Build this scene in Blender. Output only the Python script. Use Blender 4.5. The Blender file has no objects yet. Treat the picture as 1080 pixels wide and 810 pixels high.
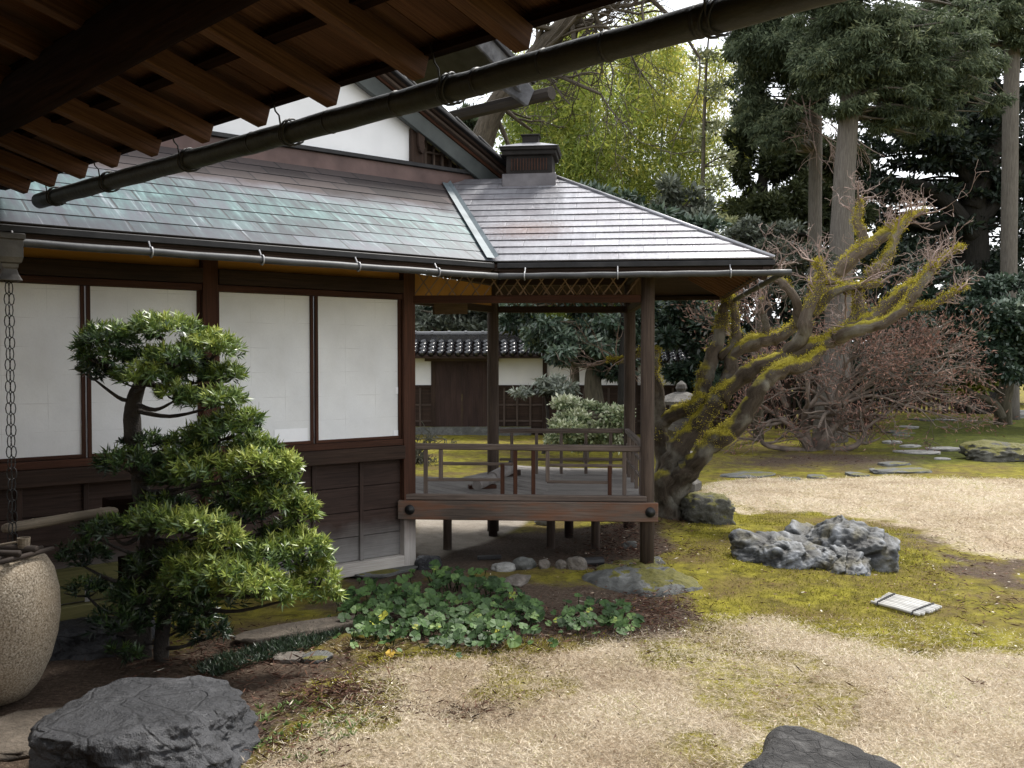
import bpy, bmesh, math, random
import numpy as np
from mathutils import Vector, Matrix
scene = bpy.context.scene
col = scene.collection
R = math.radians
# ---------------------------------------------------------------- camera
EYE = 1.9; FOC = 1000.0; PITCH = math.atan(27/1000.0)
cam_d = bpy.data.cameras.new('camera'); cam = bpy.data.objects.new('camera', cam_d); col.objects.link(cam)
cam.location = (0, 0, EYE); cam.rotation_euler = (R(90)-PITCH, 0, 0)
cam_d.sensor_width = 36; cam_d.lens = 36*FOC/1080; cam_d.clip_start = .05; cam_d.clip_end = 2000
scene.camera = cam
# ---------------------------------------------------------------- sky, sun, exposure
SUN_EL, SUN_AZ = R(56), R(40)            # azimuth from +Y towards +X
w = bpy.data.worlds.new('World'); scene.world = w; w.use_nodes = True
nt = w.node_tree; nt.nodes.clear()
sky = nt.nodes.new('ShaderNodeTexSky'); sky.sky_type = 'NISHITA'; sky.sun_disc = False
sky.sun_elevation = SUN_EL; sky.sun_rotation = SUN_AZ; sky.air_density = 1.0; sky.dust_density = 3.0
tc = nt.nodes.new('ShaderNodeTexCoord')
cn = nt.nodes.new('ShaderNodeTexNoise'); cn.inputs['Scale'].default_value = 2.2; cn.inputs['Detail'].default_value = 5
cr = nt.nodes.new('ShaderNodeValToRGB')
cr.color_ramp.elements[0].position = .3; cr.color_ramp.elements[0].color = (7.6, 7.9, 8.4, 1)
cr.color_ramp.elements[1].position = .75; cr.color_ramp.elements[1].color = (9.6, 9.7, 9.8, 1)
mx = nt.nodes.new('ShaderNodeMixRGB'); mx.inputs['Fac'].default_value = .85
bg = nt.nodes.new('ShaderNodeBackground'); bg.inputs['Strength'].default_value = .098
wo = nt.nodes.new('ShaderNodeOutputWorld')
L = nt.links.new
L(tc.outputs['Generated'], cn.inputs['Vector']); L(cn.outputs['Fac'], cr.inputs['Fac'])
L(sky.outputs['Color'], mx.inputs['Color1']); L(cr.outputs['Color'], mx.inputs['Color2'])
L(mx.outputs['Color'], bg.inputs['Color']); L(bg.outputs['Background'], wo.inputs['Surface'])
sun_d = bpy.data.lights.new('sun', 'SUN'); sun = bpy.data.objects.new('sun', sun_d); col.objects.link(sun)
sun_d.energy = 2.8; sun_d.angle = R(12); sun_d.color = (1, .96, .9)
sdir = Vector((math.sin(SUN_AZ)*math.cos(SUN_EL), math.cos(SUN_AZ)*math.cos(SUN_EL), math.sin(SUN_EL)))
sun.rotation_euler = sdir.to_track_quat('Z', 'Y').to_euler(); sun.location = (0, 0, 30)
vs = scene.view_settings; vs.view_transform = 'Standard'; vs.look = 'None'; vs.exposure = 1.28; vs.gamma = 1; vs.use_curve_mapping = False
scene.render.engine = 'CYCLES'
scene.cycles.max_bounces = 8; scene.cycles.diffuse_bounces = 3; scene.cycles.glossy_bounces = 3; scene.cycles.transmission_bounces = 4
scene.cycles.use_denoising = True
scene.cycles.sample_clamp_indirect = 6
# ---------------------------------------------------------------- helpers: placing
def P(px, py, Y):
    """world point that stands Y metres deep, at the given spot of the survey picture"""
    rx, ry = (px-540)/FOC, (405-py)/FOC
    d = Vector((rx, math.cos(PITCH)+ry*math.sin(PITCH), -math.sin(PITCH)+ry*math.cos(PITCH)))
    return Vector((0, 0, EYE)) + d*(Y/d.y)
def G(px, py, z=0.0):
    rx, ry = (px-540)/FOC, (405-py)/FOC
    d = Vector((rx, math.cos(PITCH)+ry*math.sin(PITCH), -math.sin(PITCH)+ry*math.cos(PITCH)))
    return Vector((0, 0, EYE)) + d*((z-EYE)/d.z)
def V3(x, y=None, z=None): return Vector((x, y, z))
# ---------------------------------------------------------------- helpers: noise
def _h(i, j, k, s):
    n = (i*374761393 + j*668265263 + k*2147483647 + s*974711) & 0xffffffff
    n = ((n ^ (n >> 13))*1274126177) & 0xffffffff
    n = ((n ^ (n >> 16))*2246822519) & 0xffffffff
    return ((n ^ (n >> 15)) & 0xffff)/65535.0
def vnoise(p, s=0):
    p = np.asarray(p, float); f = np.floor(p).astype(np.int64); t = p-f; t = t*t*(3-2*t)
    r = 0
    for dx in (0, 1):
        for dy in (0, 1):
            for dz in (0, 1):
                wgt = (t[:, 0] if dx else 1-t[:, 0])*(t[:, 1] if dy else 1-t[:, 1])*(t[:, 2] if dz else 1-t[:, 2])
                r = r + wgt*_h(f[:, 0]+dx, f[:, 1]+dy, f[:, 2]+dz, s)
    return r*2-1
def fbm(p, o=4, s=0, g=.5):
    p = np.asarray(p, float); r = 0; a = 1.0
    for k in range(o):
        r = r + a*vnoise(p*(2.03**k)+k*17.3, s+k); a *= g
    return r
def xy3(x, y): return np.stack([x, y, np.zeros_like(x)], -1)
# ---------------------------------------------------------------- helpers: objects
OFF = {}
def tag(o, label=None, cat=None, group=None, kind=None):
    if label: o['label'] = label
    if cat: o['category'] = cat
    if group: o['group'] = group
    if kind: o['kind'] = kind
    return o
def thing(name, label, cat, loc, group=None):
    o = bpy.data.objects.new(name, None); col.objects.link(o); o.location = loc; o.empty_display_size = .1
    OFF[o.name] = Vector(loc); return tag(o, label, cat, group)
def raw_obj(name, V, F, mat, parent=None, origin=None, smooth=False, fattr=None, vattr=None, quads=False):
    V = np.asarray(V, dtype=np.float64).reshape(-1, 3)
    me = bpy.data.meshes.new(name)
    if parent is not None: off = np.array(OFF[parent.name])
    elif origin is not None: off = np.array(origin)
    else:
        lo, hi = V.min(0), V.max(0); off = np.array([(lo[0]+hi[0])/2, (lo[1]+hi[1])/2, lo[2]])
    Vl = V-off
    if quads:                                        # F: (m,k) int array, all faces alike
        F = np.asarray(F, dtype=np.int32); m, k = F.shape
        me.vertices.add(len(Vl)); me.vertices.foreach_set('co', Vl.astype(np.float32).ravel())
        me.loops.add(m*k); me.loops.foreach_set('vertex_index', F.ravel())
        me.polygons.add(m); me.polygons.foreach_set('loop_start', np.arange(0, m*k, k, dtype=np.int32))
        me.polygons.foreach_set('loop_total', np.full(m, k, dtype=np.int32))
        me.update(calc_edges=True)
    else:
        me.from_pydata([tuple(v) for v in Vl], [], F)
    if vattr:
        for n, a in vattr.items():
            a = np.asarray(a, dtype=np.float32)
            if a.ndim == 2:
                at = me.attributes.new(n, 'FLOAT_VECTOR', 'POINT'); at.data.foreach_set('vector', a.ravel())
            else:
                at = me.attributes.new(n, 'FLOAT', 'POINT'); at.data.foreach_set('value', a)
    if fattr:
        for n, a in fattr.items():
            at = me.attributes.new(n, 'FLOAT', 'FACE'); at.data.foreach_set('value', np.asarray(a, dtype=np.float32))
    if smooth: me.polygons.foreach_set('use_smooth', np.ones(len(me.polygons), dtype=bool))
    if mat: me.materials.append(mat)
    o = bpy.data.objects.new(name, me); col.objects.link(o)
    if parent is not None:
        o.parent = parent
        if parent.type == 'MESH': o.location = (0, 0, 0)
    else: o.location = off
    OFF[o.name] = Vector(off)
    return o
rng = random.Random(7)
nr = np.random.RandomState(11)
class MB:
    """collects boxes, beams, tubes, lathes, prisms with a grain coordinate for each vertex"""
    def __init__(s): s.v = []; s.f = []; s.g = []
    def add(s, vs, fs, gs=None):
        b = len(s.v); s.v += [tuple(q) for q in vs]; s.f += [tuple(b+i for i in q) for q in fs]
        s.g += [tuple(q) for q in (gs if gs is not None else vs)]; return s
    def box(s, c, ax, dims, taper=1.0):
        c = Vector(c); ax = [Vector(a).normalized() for a in ax]; o = rng.random()*50
        k = max(range(3), key=lambda i: dims[i]); order = [k]+[i for i in range(3) if i != k]
        vs, gs = [], []
        for sx in (-1, 1):
            for sy in (-1, 1):
                for sz in (-1, 1):
                    q = [sx*dims[0]/2, sy*dims[1]/2, sz*dims[2]/2]
                    vs.append(c+ax[0]*q[0]+ax[1]*q[1]+ax[2]*q[2]); gs.append([q[order[0]]+o, q[order[1]]+o*.7, q[order[2]]])
        return s.add(vs, [(0, 1, 3, 2), (4, 6, 7, 5), (0, 4, 5, 1), (2, 3, 7, 6), (0, 2, 6, 4), (1, 5, 7, 3)], gs)
    def beam(s, a, b, wd, ht, up=(0, 0, 1), ext=0.0):
        a, b = Vector(a), Vector(b); d = (b-a).normalized(); a = a-d*ext; b = b+d*ext
        side = d.cross(Vector(up))
        if side.length < 1e-4: side = d.cross(Vector((0, 1, 0)))
        side.normalize(); u2 = side.cross(d)
        return s.box((a+b)/2, (d, side, u2), ((b-a).length, wd, ht))
    def post(s, p, z0, z1, wd, dirx=(1, 0, 0), dp=None):
        dx = Vector(dirx).normalized(); dy = Vector((0, 0, 1)).cross(dx)
        return s.box((p[0], p[1], (z0+z1)/2), (dx, dy, (0, 0, 1)), (wd, dp or wd, z1-z0))
    def tube(s, pts, rad, seg=8, caps=True, rough=0.0, seed=0):
        pts = [Vector(p) for p in pts]; n = len(pts)
        if not hasattr(rad, '__len__'): rad = [rad]*n
        t0 = (pts[1]-pts[0]).normalized(); ref = Vector((0, 0, 1)) if abs(t0.z) < .9 else Vector((1, 0, 0))
        u = t0.cross(ref).normalized(); vs, gs, fs = [], [], []; ln = 0; o = rng.random()*50
        rr = random.Random(seed)
        for i, p in enumerate(pts):
            t = (pts[min(i+1, n-1)]-pts[max(i-1, 0)]).normalized()
            u = (u-t*u.dot(t)).normalized(); v = t.cross(u)
            if i: ln += (p-pts[i-1]).length
            for k in range(seg):
                a = 2*math.pi*k/seg; r = rad[i]*(1+(rr.random()-.5)*rough)
                vs.append(p+u*(math.cos(a)*r)+v*(math.sin(a)*r)); gs.append((ln+o, math.cos(a)*rad[i]+o, math.sin(a)*rad[i]))
        for i in range(n-1):
            for k in range(seg):
                k2 = (k+1) % seg; fs.append((i*seg+k, i*seg+k2, (i+1)*seg+k2, (i+1)*seg+k))
        if caps: fs.append(tuple(range(seg-1, -1, -1))); fs.append(tuple((n-1)*seg+k for k in range(seg)))
        return s.add(vs, fs, gs)
    def lathe(s, c, prof, seg=24, rot=0.0, sx=1, sy=1):
        c = Vector(c); vs, fs = [], []
        for r, z in prof:
            for k in range(seg):
                a = 2*math.pi*k/seg+rot; vs.append(c+Vector((math.cos(a)*r*sx, math.sin(a)*r*sy, z)))
        n = len(prof)
        for i in range(n-1):
            for k in range(seg):
                k2 = (k+1) % seg; fs.append((i*seg+k, i*seg+k2, (i+1)*seg+k2, (i+1)*seg+k))
        fs.append(tuple(range(seg-1, -1, -1))); fs.append(tuple((n-1)*seg+k for k in range(seg)))
        return s.add(vs, fs)
    def prism(s, poly, ext):
        """polygon of 3-D points pushed along ext"""
        n = len(poly); ext = Vector(ext); a = [Vector(p) for p in poly]; o = rng.random()*50
        vs = a+[p+ext for p in a]
        fs = [tuple(range(n-1, -1, -1)), tuple(range(n, 2*n))]+[(i, (i+1) % n, n+(i+1) % n, n+i) for i in range(n)]
        d = (a[1]-a[0]).normalized(); nn = ext.normalized(); e = nn.cross(d)
        return s.add(vs, fs, [((p-a[0]).dot(d)+o, (p-a[0]).dot(e)+o, (p-a[0]).dot(nn)) for p in vs])
    def quadf(s, a, b, c, d, gs=None): return s.add([a, b, c, d], [(0, 1, 2, 3)], gs)
    def build(s, name, mat, parent=None, bevel=0.0, smooth=False, origin=None):
        o = raw_obj(name, s.v, s.f, mat, parent, origin, smooth, vattr={'gr': np.array(s.g)})
        if bevel:
            m = o.modifiers.new('bevel', 'BEVEL'); m.width = bevel; m.segments = 1; m.limit_method = 'ANGLE'; m.angle_limit = R(50)
        return o
def smooth_line(pts, rad, sub=5):
    """Catmull-Rom through the points, radii likewise"""
    pts = [Vector(p) for p in pts]; n = len(pts); op, orr = [], []
    for i in range(n-1):
        p0, p1, p2, p3 = pts[max(i-1, 0)], pts[i], pts[i+1], pts[min(i+2, n-1)]
        for k in range(sub):
            t = k/sub
            op.append(.5*((2*p1)+(p2-p0)*t+(2*p0-5*p1+4*p2-p3)*t*t+(3*p1-p0-3*p2+p3)*t**3)); orr.append(rad[i]*(1-t)+rad[i+1]*t)
    op.append(pts[-1]); orr.append(rad[-1]); return op, orr
# ---------------------------------------------------------------- helpers: materials
MATS = {}
class NT:
    def __init__(s, name):
        s.m = bpy.data.materials.new(name); s.m.use_nodes = True; s.t = s.m.node_tree; s.t.nodes.clear()
        s.out = s.n('ShaderNodeOutputMaterial')
    def n(s, kind, **kw):
        x = s.t.nodes.new(kind)
        for k, v in kw.items():
            if k.startswith('i_'): x.inputs[k[2:].replace('_', ' ')].default_value = v
            else: setattr(x, k, v)
        return x
    def l(s, a, b): s.t.links.new(a, b)
    def attr(s, name): return s.n('ShaderNodeAttribute', attribute_name=name)
    def pos(s): return s.n('ShaderNodeNewGeometry').outputs['Position']
    def scaled(s, vec, sc):
        m = s.n('ShaderNodeMapping'); m.inputs['Scale'].default_value = sc if hasattr(sc, '__len__') else (sc,)*3
        s.l(vec, m.inputs['Vector']); return m.outputs['Vector']
    def noise(s, vec, scale=5, detail=5, rough=.55, dist=0.0):
        x = s.n('ShaderNodeTexNoise'); x.inputs['Scale'].default_value = scale; x.inputs['Detail'].default_value = detail
        x.inputs['Roughness'].default_value = rough; x.inputs['Distortion'].default_value = dist
        s.l(vec, x.inputs['Vector']); return x.outputs['Fac']
    def ramp(s, fac, stops):
        r = s.n('ShaderNodeValToRGB'); e = r.color_ramp.elements
        while len(e) < len(stops): e.new(.5)
        for k, (p, c) in enumerate(stops):
            e[k].position = p; e[k].color = (c, c, c, 1) if not hasattr(c, '__len__') else (*c, 1)
        s.l(fac, r.inputs['Fac']); return r.outputs['Color']
    def mix(s, fac, a, b, mode='MIX'):
        x = s.n('ShaderNodeMixRGB', blend_type=mode)
        for inp, v in (('Fac', fac), ('Color1', a), ('Color2', b)):
            if isinstance(v, (int, float)): x.inputs[inp].default_value = v if inp == 'Fac' else (v, v, v, 1)
            elif isinstance(v, tuple): x.inputs[inp].default_value = (*v, 1)
            else: s.l(v, x.inputs[inp])
        return x.outputs['Color']
    def math(s, op, a, b=0.0, clamp=False):
        x = s.n('ShaderNodeMath', operation=op, use_clamp=clamp)
        for k, v in enumerate((a, b)):
            if isinstance(v, (int, float)): x.inputs[k].default_value = v
            else: s.l(v, x.inputs[k])
        return x.outputs['Value']
    def bump(s, h, strength=.3, dist=.01):
        b = s.n('ShaderNodeBump'); b.inputs['Strength'].default_value = strength; b.inputs['Distance'].default_value = dist
        s.l(h, b.inputs['Height']); return b.outputs['Normal']
    def sep(s, v):
        x = s.n('ShaderNodeSeparateXYZ'); s.l(v, x.inputs[0]); return x.outputs
    def pbr(s, color, rough=.7, metal=0.0, normal=None, spec=.5):
        b = s.n('ShaderNodeBsdfPrincipled')
        for nm, v in (('Base Color', color), ('Roughness', rough), ('Metallic', metal)):
            if isinstance(v, (int, float)): b.inputs[nm].default_value = v
            elif isinstance(v, tuple): b.inputs[nm].default_value = (*v, 1)
            else: s.l(v, b.inputs[nm])
        b.inputs['Specular IOR Level'].default_value = spec
        if normal is not None: s.l(normal, b.inputs['Normal'])
        s.l(b.outputs[0], s.out.inputs['Surface']); MATS[s.m.name] = s.m; return s.m
def wood(name, dark, light, rough=.75, grain=75, lowbleach=None, stain=None, spec=.2):
    t = NT(name); g = t.attr('gr').outputs['Vector']
    f = t.noise(t.scaled(g, (2.2, grain, grain)), 1.0, 7, .68, .8)
    c = t.ramp(f, [(.28, dark), (.72, light)])
    b = t.noise(t.scaled(g, (.8, 2.5, 2.5)), 1.5, 4)
    c = t.mix(t.ramp(b, [(.35, 0.0), (.7, .55)]), c, tuple(.55*x for x in dark))
    if lowbleach:                                   # rain splash has greyed the boards near the ground
        z = t.sep(t.pos())[2]; wob = t.noise(t.scaled(t.pos(), (3, 3, 3)), 1.0, 4)
        zz = t.math('ADD', z, t.math('MULTIPLY', t.math('SUBTRACT', wob, .5), .35))
        k = t.n('ShaderNodeMapRange'); k.inputs[1].default_value = lowbleach[1]; k.inputs[2].default_value = lowbleach[2]
        k.inputs[3].default_value = 1; k.inputs[4].default_value = 0; t.l(zz, k.inputs[0])
        gcol = t.ramp(f, [(.25, tuple(.6*x for x in lowbleach[0])), (.75, lowbleach[0])])
        c = t.mix(k.outputs[0], c, gcol)
    if stain:
        q = t.noise(t.scaled(g, (1.2, 6, 6)), 2.0, 5)
        c = t.mix(t.ramp(q, [(.45, 0.0), (.62, .55)]), c, stain)
    return t.pbr(c, rough, normal=t.bump(f, .5, .005), spec=spec)
def plain(name, c1, c2, scale=6, rough=.7, metal=0.0, bump=.2, bd=.01, detail=6, spec=.5):
    t = NT(name); v = t.pos(); f = t.noise(v, scale, detail)
    return t.pbr(t.ramp(f, [(.3, c1), (.7, c2)]), rough, metal, t.bump(t.noise(v, scale*4, 5), bump, bd), spec)
def leafmat(name, stops, rough=.45, trans=.25, spec=.4):
    t = NT(name); a = t.attr('v').outputs['Fac']; c = t.ramp(a, stops)
    b = t.n('ShaderNodeBsdfPrincipled'); t.l(c, b.inputs['Base Color']); b.inputs['Roughness'].default_value = rough
    b.inputs['Specular IOR Level'].default_value = spec
    tr = t.n('ShaderNodeBsdfTranslucent'); t.l(c, tr.inputs['Color'])
    m = t.n('ShaderNodeMixShader'); m.inputs[0].default_value = trans
    t.l(b.outputs[0], m.inputs[1]); t.l(tr.outputs[0], m.inputs[2]); t.l(m.outputs[0], t.out.inputs['Surface']); return t.m
WOOD_DARK = wood('dark_wood', (.012, .007, .005), (.055, .032, .022))
WOOD_RED = wood('red_brown_wood', (.022, .009, .005), (.085, .033, .018))
WOOD_POST = wood('weathered_post_wood', (.030, .021, .017), (.135, .100, .080), .85)
WOOD_GREY = wood('grey_weathered_wood', (.11, .10, .092), (.33, .305, .285), .85)
WOOD_BEAM = wood('rust_stained_beam_wood', (.055, .042, .034), (.18, .14, .115), .8, stain=(.17, .062, .025))
WOOD_RAFT = wood('rafter_wood', (.028, .012, .007), (.150, .076, .043), .85, 95)
WOOD_EAVE = wood('eave_rafter_wood', (.09, .042, .022), (.27, .14, .078))
WOOD_STICK = wood('lattice_wood', (.14, .09, .06), (.34, .24, .17))
WOOD_LOG = wood('old_log_wood', (.004, .002, .0015), (.022, .011, .007), 1.0, 60, spec=.03)
WOOD_WALL = wood('plank_wall_wood', (.018, .011, .009), (.070, .044, .035), .8, lowbleach=((.23, .22, .21), .12, .48))
WOOD_SILL = wood('bleached_sill_wood', (.30, .27, .24), (.55, .52, .48), .85)
WOOD_BARE = wood('rail_wood', (.05, .037, .030), (.20, .155, .13), .8)
BAMBOO_OLD = wood('old_bamboo', (.07, .055, .04), (.26, .215, .16), .65)
OCHRE = plain('ochre_plaster', (.33, .16, .035), (.45, .23, .06), 3, .9)
PLASTER = plain('white_plaster', (.62, .62, .63), (.74, .74, .75), 1.6, .9, bump=.05)
METAL_DK = plain('dark_metal', (.008, .008, .009), (.026, .025, .026), 7, .55, .1, .1, spec=.3)
IRON = plain('black_iron', (.008, .008, .009), (.02, .019, .018), 20, .5, .4, .2)
MOSSY_GUTTER = plain('black_gutter_metal', (.004, .005, .004), (.018, .019, .013), 9, .55, .1, .6, .006)
# ================================================================ ground
def inpoly(x, y, poly):
    c = np.zeros(x.shape, bool); n = len(poly); j = n-1
    for i in range(n):
        xi, yi = poly[i]; xj, yj = poly[j]
        k = ((yi > y) != (yj > y)) & (x < (xj-xi)*(y-yi)/(yj-yi+1e-12)+xi); c ^= k; j = i
    return c
def sdist(x, y, poly):
    d = np.full(x.shape, 1e9); n = len(poly)
    for i in range(n):
        ax, ay = poly[i]; bx, by = poly[(i+1) % n]; ux, uy = bx-ax, by-ay
        t = np.clip(((x-ax)*ux+(y-ay)*uy)/(ux*ux+uy*uy+1e-12), 0, 1)
        d = np.minimum(d, np.hypot(x-ax-t*ux, y-ay-t*uy))
    return np.where(inpoly(x, y, poly), d, -d)
def gp(pix): return [tuple(G(a, b))[:2] for a, b in pix]
DRY_NEAR = gp([(300, 808), (345, 775), (372, 735), (400, 705), (455, 690), (540, 688), (610, 690), (690, 668), (790, 650), (850, 664), (930, 680), (1010, 688), (1150, 694)])+[(4.2, 3.0), (3, 1.0), (-1.0, 1.0), (-1.1, 4.0)]
DRY_FAR = gp([(728, 516), (790, 505), (930, 502), (1130, 506), (1400, 512), (1400, 640), (1130, 594), (1040, 584), (985, 566), (945, 548), (880, 540), (800, 536)])
SOIL_PATH = gp([(935, 552), (985, 566), (1040, 584), (1130, 594), (1150, 694), (1040, 684), (1010, 640), (975, 592)])
SOIL_BED = gp([(-200, 700), (20, 668), (200, 672), (350, 640), (372, 668), (415, 690), (400, 735), (345, 772), (295, 815)])+[(-1.3, 3.2), (-4.5, 3.2)]
SOIL_PAV = gp([(352, 602), (436, 582), (540, 560), (700, 556), (705, 585), (640, 606), (560, 605), (470, 612), (400, 622), (352, 640)])
SOIL_IVY = gp([(350, 640), (372, 610), (470, 600), (560, 612), (700, 625), (722, 650), (640, 668), (520, 682), (380, 678)])
SOIL_MAPLE = gp([(715, 498), (790, 478), (870, 474), (960, 482), (950, 492), (860, 492), (790, 490)])
APRON = gp([(436, 578), (435, 545), (470, 528), (545, 530), (560, 545), (545, 556), (500, 572), (462, 586)])
GREEN_FAR = gp([(905, 492), (930, 450), (960, 438), (1200, 440), (1200, 498), (1050, 490)])
def zones(x, y):
    n1 = fbm(xy3(x*1.1, y*1.1), 4, 3); n2 = fbm(xy3(x*4.5, y*4.5), 3, 9)
    def wgt(poly, soft, wob): return np.clip(.5+(sdist(x, y, poly)+wob*(n1*.5+n2*.35))/soft, 0, 1)
    dry = np.maximum(wgt(DRY_NEAR, .30, .34), wgt(DRY_FAR, .5, .45))
    patches = np.clip((np.maximum(fbm(xy3(x*.75+5, y*.75), 3, 21), .9*fbm(xy3(x*2.4+1, y*2.4), 3, 22)+.55*np.clip((.4-x)/1.0, -1, 1)*(y < 8)-.12)+.25*n2-.26-.22*np.clip((x-.3)/.8, 0, 1))/.30, 0, 1)     # moss islands in the near turf
    dry = dry*(1-.66*patches*(y < 8)-.25*patches*(y >= 8))
    soil = np.maximum.reduce([.80*wgt(SOIL_PATH, .7, .8)*(1-.7*np.clip((n1-.05)*3, 0, 1)), wgt(SOIL_BED, .6, .6)*(1-.8*np.clip((n1+.35*n2-.05)*2.5, 0, 1)*(x > -2.2)), wgt(SOIL_PAV, .25, .2), wgt(SOIL_IVY, .4, .4), .9*wgt(SOIL_MAPLE, 1.6, 1.2)])
    apr = wgt(APRON, .08, .05); grn = wgt(GREEN_FAR, 1.5, 1.0)
    return dry, soil, apr, grn
def ground_z(x, y):
    x = np.atleast_1d(np.asarray(x, float)); y = np.atleast_1d(np.asarray(y, float))
    a = .035*fbm(xy3(x*.6, y*.6), 3, 5)+.012*fbm(xy3(x*3.1, y*3.1), 3, 6)
    a = a + .10*np.exp(-(((x-2.6)/1.3)**2+((y-8.7)/1.0)**2))          # low moss mound round the weathered rock
    a = a + .10*np.exp(-(((x-1.75)/1.0)**2+((y-11.0)/1.0)**2))
    a = a*np.exp(-np.maximum(np.hypot(x, y-9)-22, 0)/20)
    house = np.clip((-(x*.627-y*.78)-(.975*.627+8.65*.78)*-1*-1+0)/1, 0, 0)
    return a-.012
def gz(x, y): return float(ground_z(x, y)[0])
xs = np.concatenate([-np.geomspace(4.6, 400, 46)[::-1], np.arange(-4.5, 6.5, .042), np.geomspace(6.5, 400, 46)])
ys = np.concatenate([-np.geomspace(2, 300, 24)[::-1], np.arange(-1.9, 3.4, .3), np.arange(3.4, 9.5, .042), np.arange(9.5, 17, .075), np.geomspace(17, 30, 60), np.geomspace(30.6, 700, 40)])
XX, YY = np.meshgrid(xs, ys); gx, gy = XX.ravel(), YY.ravel(); ZZ = ground_z(gx, gy)
dry, soil, apr, grn = zones(gx, gy)
ZZ = ZZ+.012*dry
nx, ny = len(xs), len(ys); idx = np.arange(nx*ny).reshape(ny, nx)
F = np.stack([idx[:-1, :-1].ravel(), idx[:-1, 1:].ravel(), idx[1:, 1:].ravel(), idx[1:, :-1].ravel()], -1)
def ground_mat():
    t = NT('garden_ground'); p = t.pos()
    nf = t.noise(p, 38, 6, .7); nm = t.noise(p, 7, 6, .65, .4); nl = t.noise(p, 1.3, 4); nv = t.noise(p, 140, 3, .6)
    moss = t.ramp(nm, [(.22, (.035, .030, .009)), (.40, (.11, .097, .015)), (.58, (.225, .20, .025)), (.8, (.31, .28, .05))])
    moss = t.mix(t.ramp(nl, [(.42, 0.0), (.62, .75)]), moss, t.ramp(nf, [(.3, (.05, .030, .016)), (.7, (.18, .125, .06))]))
    moss = t.mix(t.math('MULTIPLY', t.attr('grn').outputs['Fac'], .75), moss, t.ramp(nm, [(.25, (.015, .022, .006)), (.7, (.075, .105, .018))]))
    dryc = t.ramp(nf, [(.25, (.18, .134, .088)), (.5, (.45, .378, .278)), (.75, (.67, .60, .49))])
    dryc = t.mix(t.ramp(nl, [(.35, 0.0), (.7, .5)]), dryc, (.33, .235, .15)); dryc = t.mix(t.ramp(t.noise(p, 3.3, 5), [(.48, 0.0), (.66, .55)]), dryc, (.25, .215, .09))
    soilc = t.ramp(nf, [(.25, (.026, .018, .013)), (.55, (.095, .068, .050)), (.8, (.23, .18, .14))])
    aprc = t.ramp(nm, [(.3, (.26, .225, .185)), (.7, (.38, .34, .29))])
    edge = t.math('ADD', t.math('MULTIPLY', t.math('SUBTRACT', nf, .5), 1.1), t.math('MULTIPLY', t.math('SUBTRACT', t.noise(p, 13, 5, .7), .5), 1.0))
    def soft(a): return t.ramp(t.math('ADD', t.attr(a).outputs['Fac'], edge), [(.22, 0.0), (.78, 1.0)])
    c = t.mix(soft('soil'), moss, soilc); c = t.mix(soft('dry'), c, dryc); c = t.mix(t.attr('apr').outputs['Fac'], c, aprc)
    c = t.mix(.55, c, t.ramp(nv, [(.25, .35), (.7, 1.25)]), 'MULTIPLY')
    h = t.math('ADD', t.math('MULTIPLY', nf, .6), t.math('MULTIPLY', nv, .5))
    return t.pbr(c, .95, normal=t.bump(h, .9, .03), spec=.1)
gnd = raw_obj('ground', np.stack([gx, gy, ZZ], -1), F, ground_mat(), origin=(0, 0, 0), smooth=True, quads=True,
              vattr={'dry': dry, 'soil': soil, 'apr': apr, 'grn': grn})
gnd['kind'] = 'structure'
# ---------------------------------------------------------------- leaf-shaped faces
def unit(a): return a/np.maximum(np.linalg.norm(a, axis=1, keepdims=True), 1e-9)
def leaf_geo(c, d, L, W, r, fold=.0, nrm=None):
    """diamond leaves: base c, axis d; returns verts (4n,3)"""
    n = len(c); d = unit(d); q = r.normal(size=(n, 3)) if nrm is None else nrm
    s = unit(np.cross(d, q)); nn = np.cross(s, d)
    L = np.broadcast_to(np.asarray(L, float), (n,))[:, None]; W = np.broadcast_to(np.asarray(W, float), (n,))[:, None]
    m = c+d*L*.45
    return np.stack([c, m+s*W*.5+nn*W*fold, c+d*L, m-s*W*.5+nn*W*fold], 1).reshape(-1, 3)
def leaf_obj(name, V, v, mat, parent=None, **k):
    n = len(V)//4; Fq = np.arange(4*n).reshape(n, 4)
    return raw_obj(name, V, Fq, mat, parent, quads=True, fattr={'v': v}, **k)
def ball(n, r): return unit(r.normal(size=(n, 3)))
def clumps_leaves(clumps, per, L, W, r, up=.4, shell=.55, droop=0.0, vshift=0.0):
    """leaves through ellipsoids (centre, radii); denser towards the skin"""
    Vs, vs_ = [], []
    tot = sum(c[1][0]*c[1][1]+c[1][0]*c[1][2]+c[1][1]*c[1][2] for c in clumps)
    for c, rad in [(q[0], q[1]) for q in clumps]:
        n = max(8, int(per*(rad[0]*rad[1]+rad[0]*rad[2]+rad[1]*rad[2])/tot))
        dd = ball(n, r); k = (shell+(1-shell)*r.rand(n))[:, None]*(.82+.36*r.rand(n)[:, None])
        pts = np.array(c)+dd*np.array(rad)*k
        ax = unit(dd*np.array([1, 1, .7])+r.normal(size=(n, 3))*.75+np.array([0, 0, up-droop]))
        if droop: ax[:, 2] -= droop*.8
        ln = L*(.6+.8*r.rand(n))
        Vs.append(leaf_geo(pts, ax, ln, W*(.6+.8*r.rand(n)), r, .15))
        cl = r.normal()*.10
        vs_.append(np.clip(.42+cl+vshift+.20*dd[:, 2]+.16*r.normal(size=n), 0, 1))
    return np.concatenate(Vs), np.concatenate(vs_)
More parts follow.
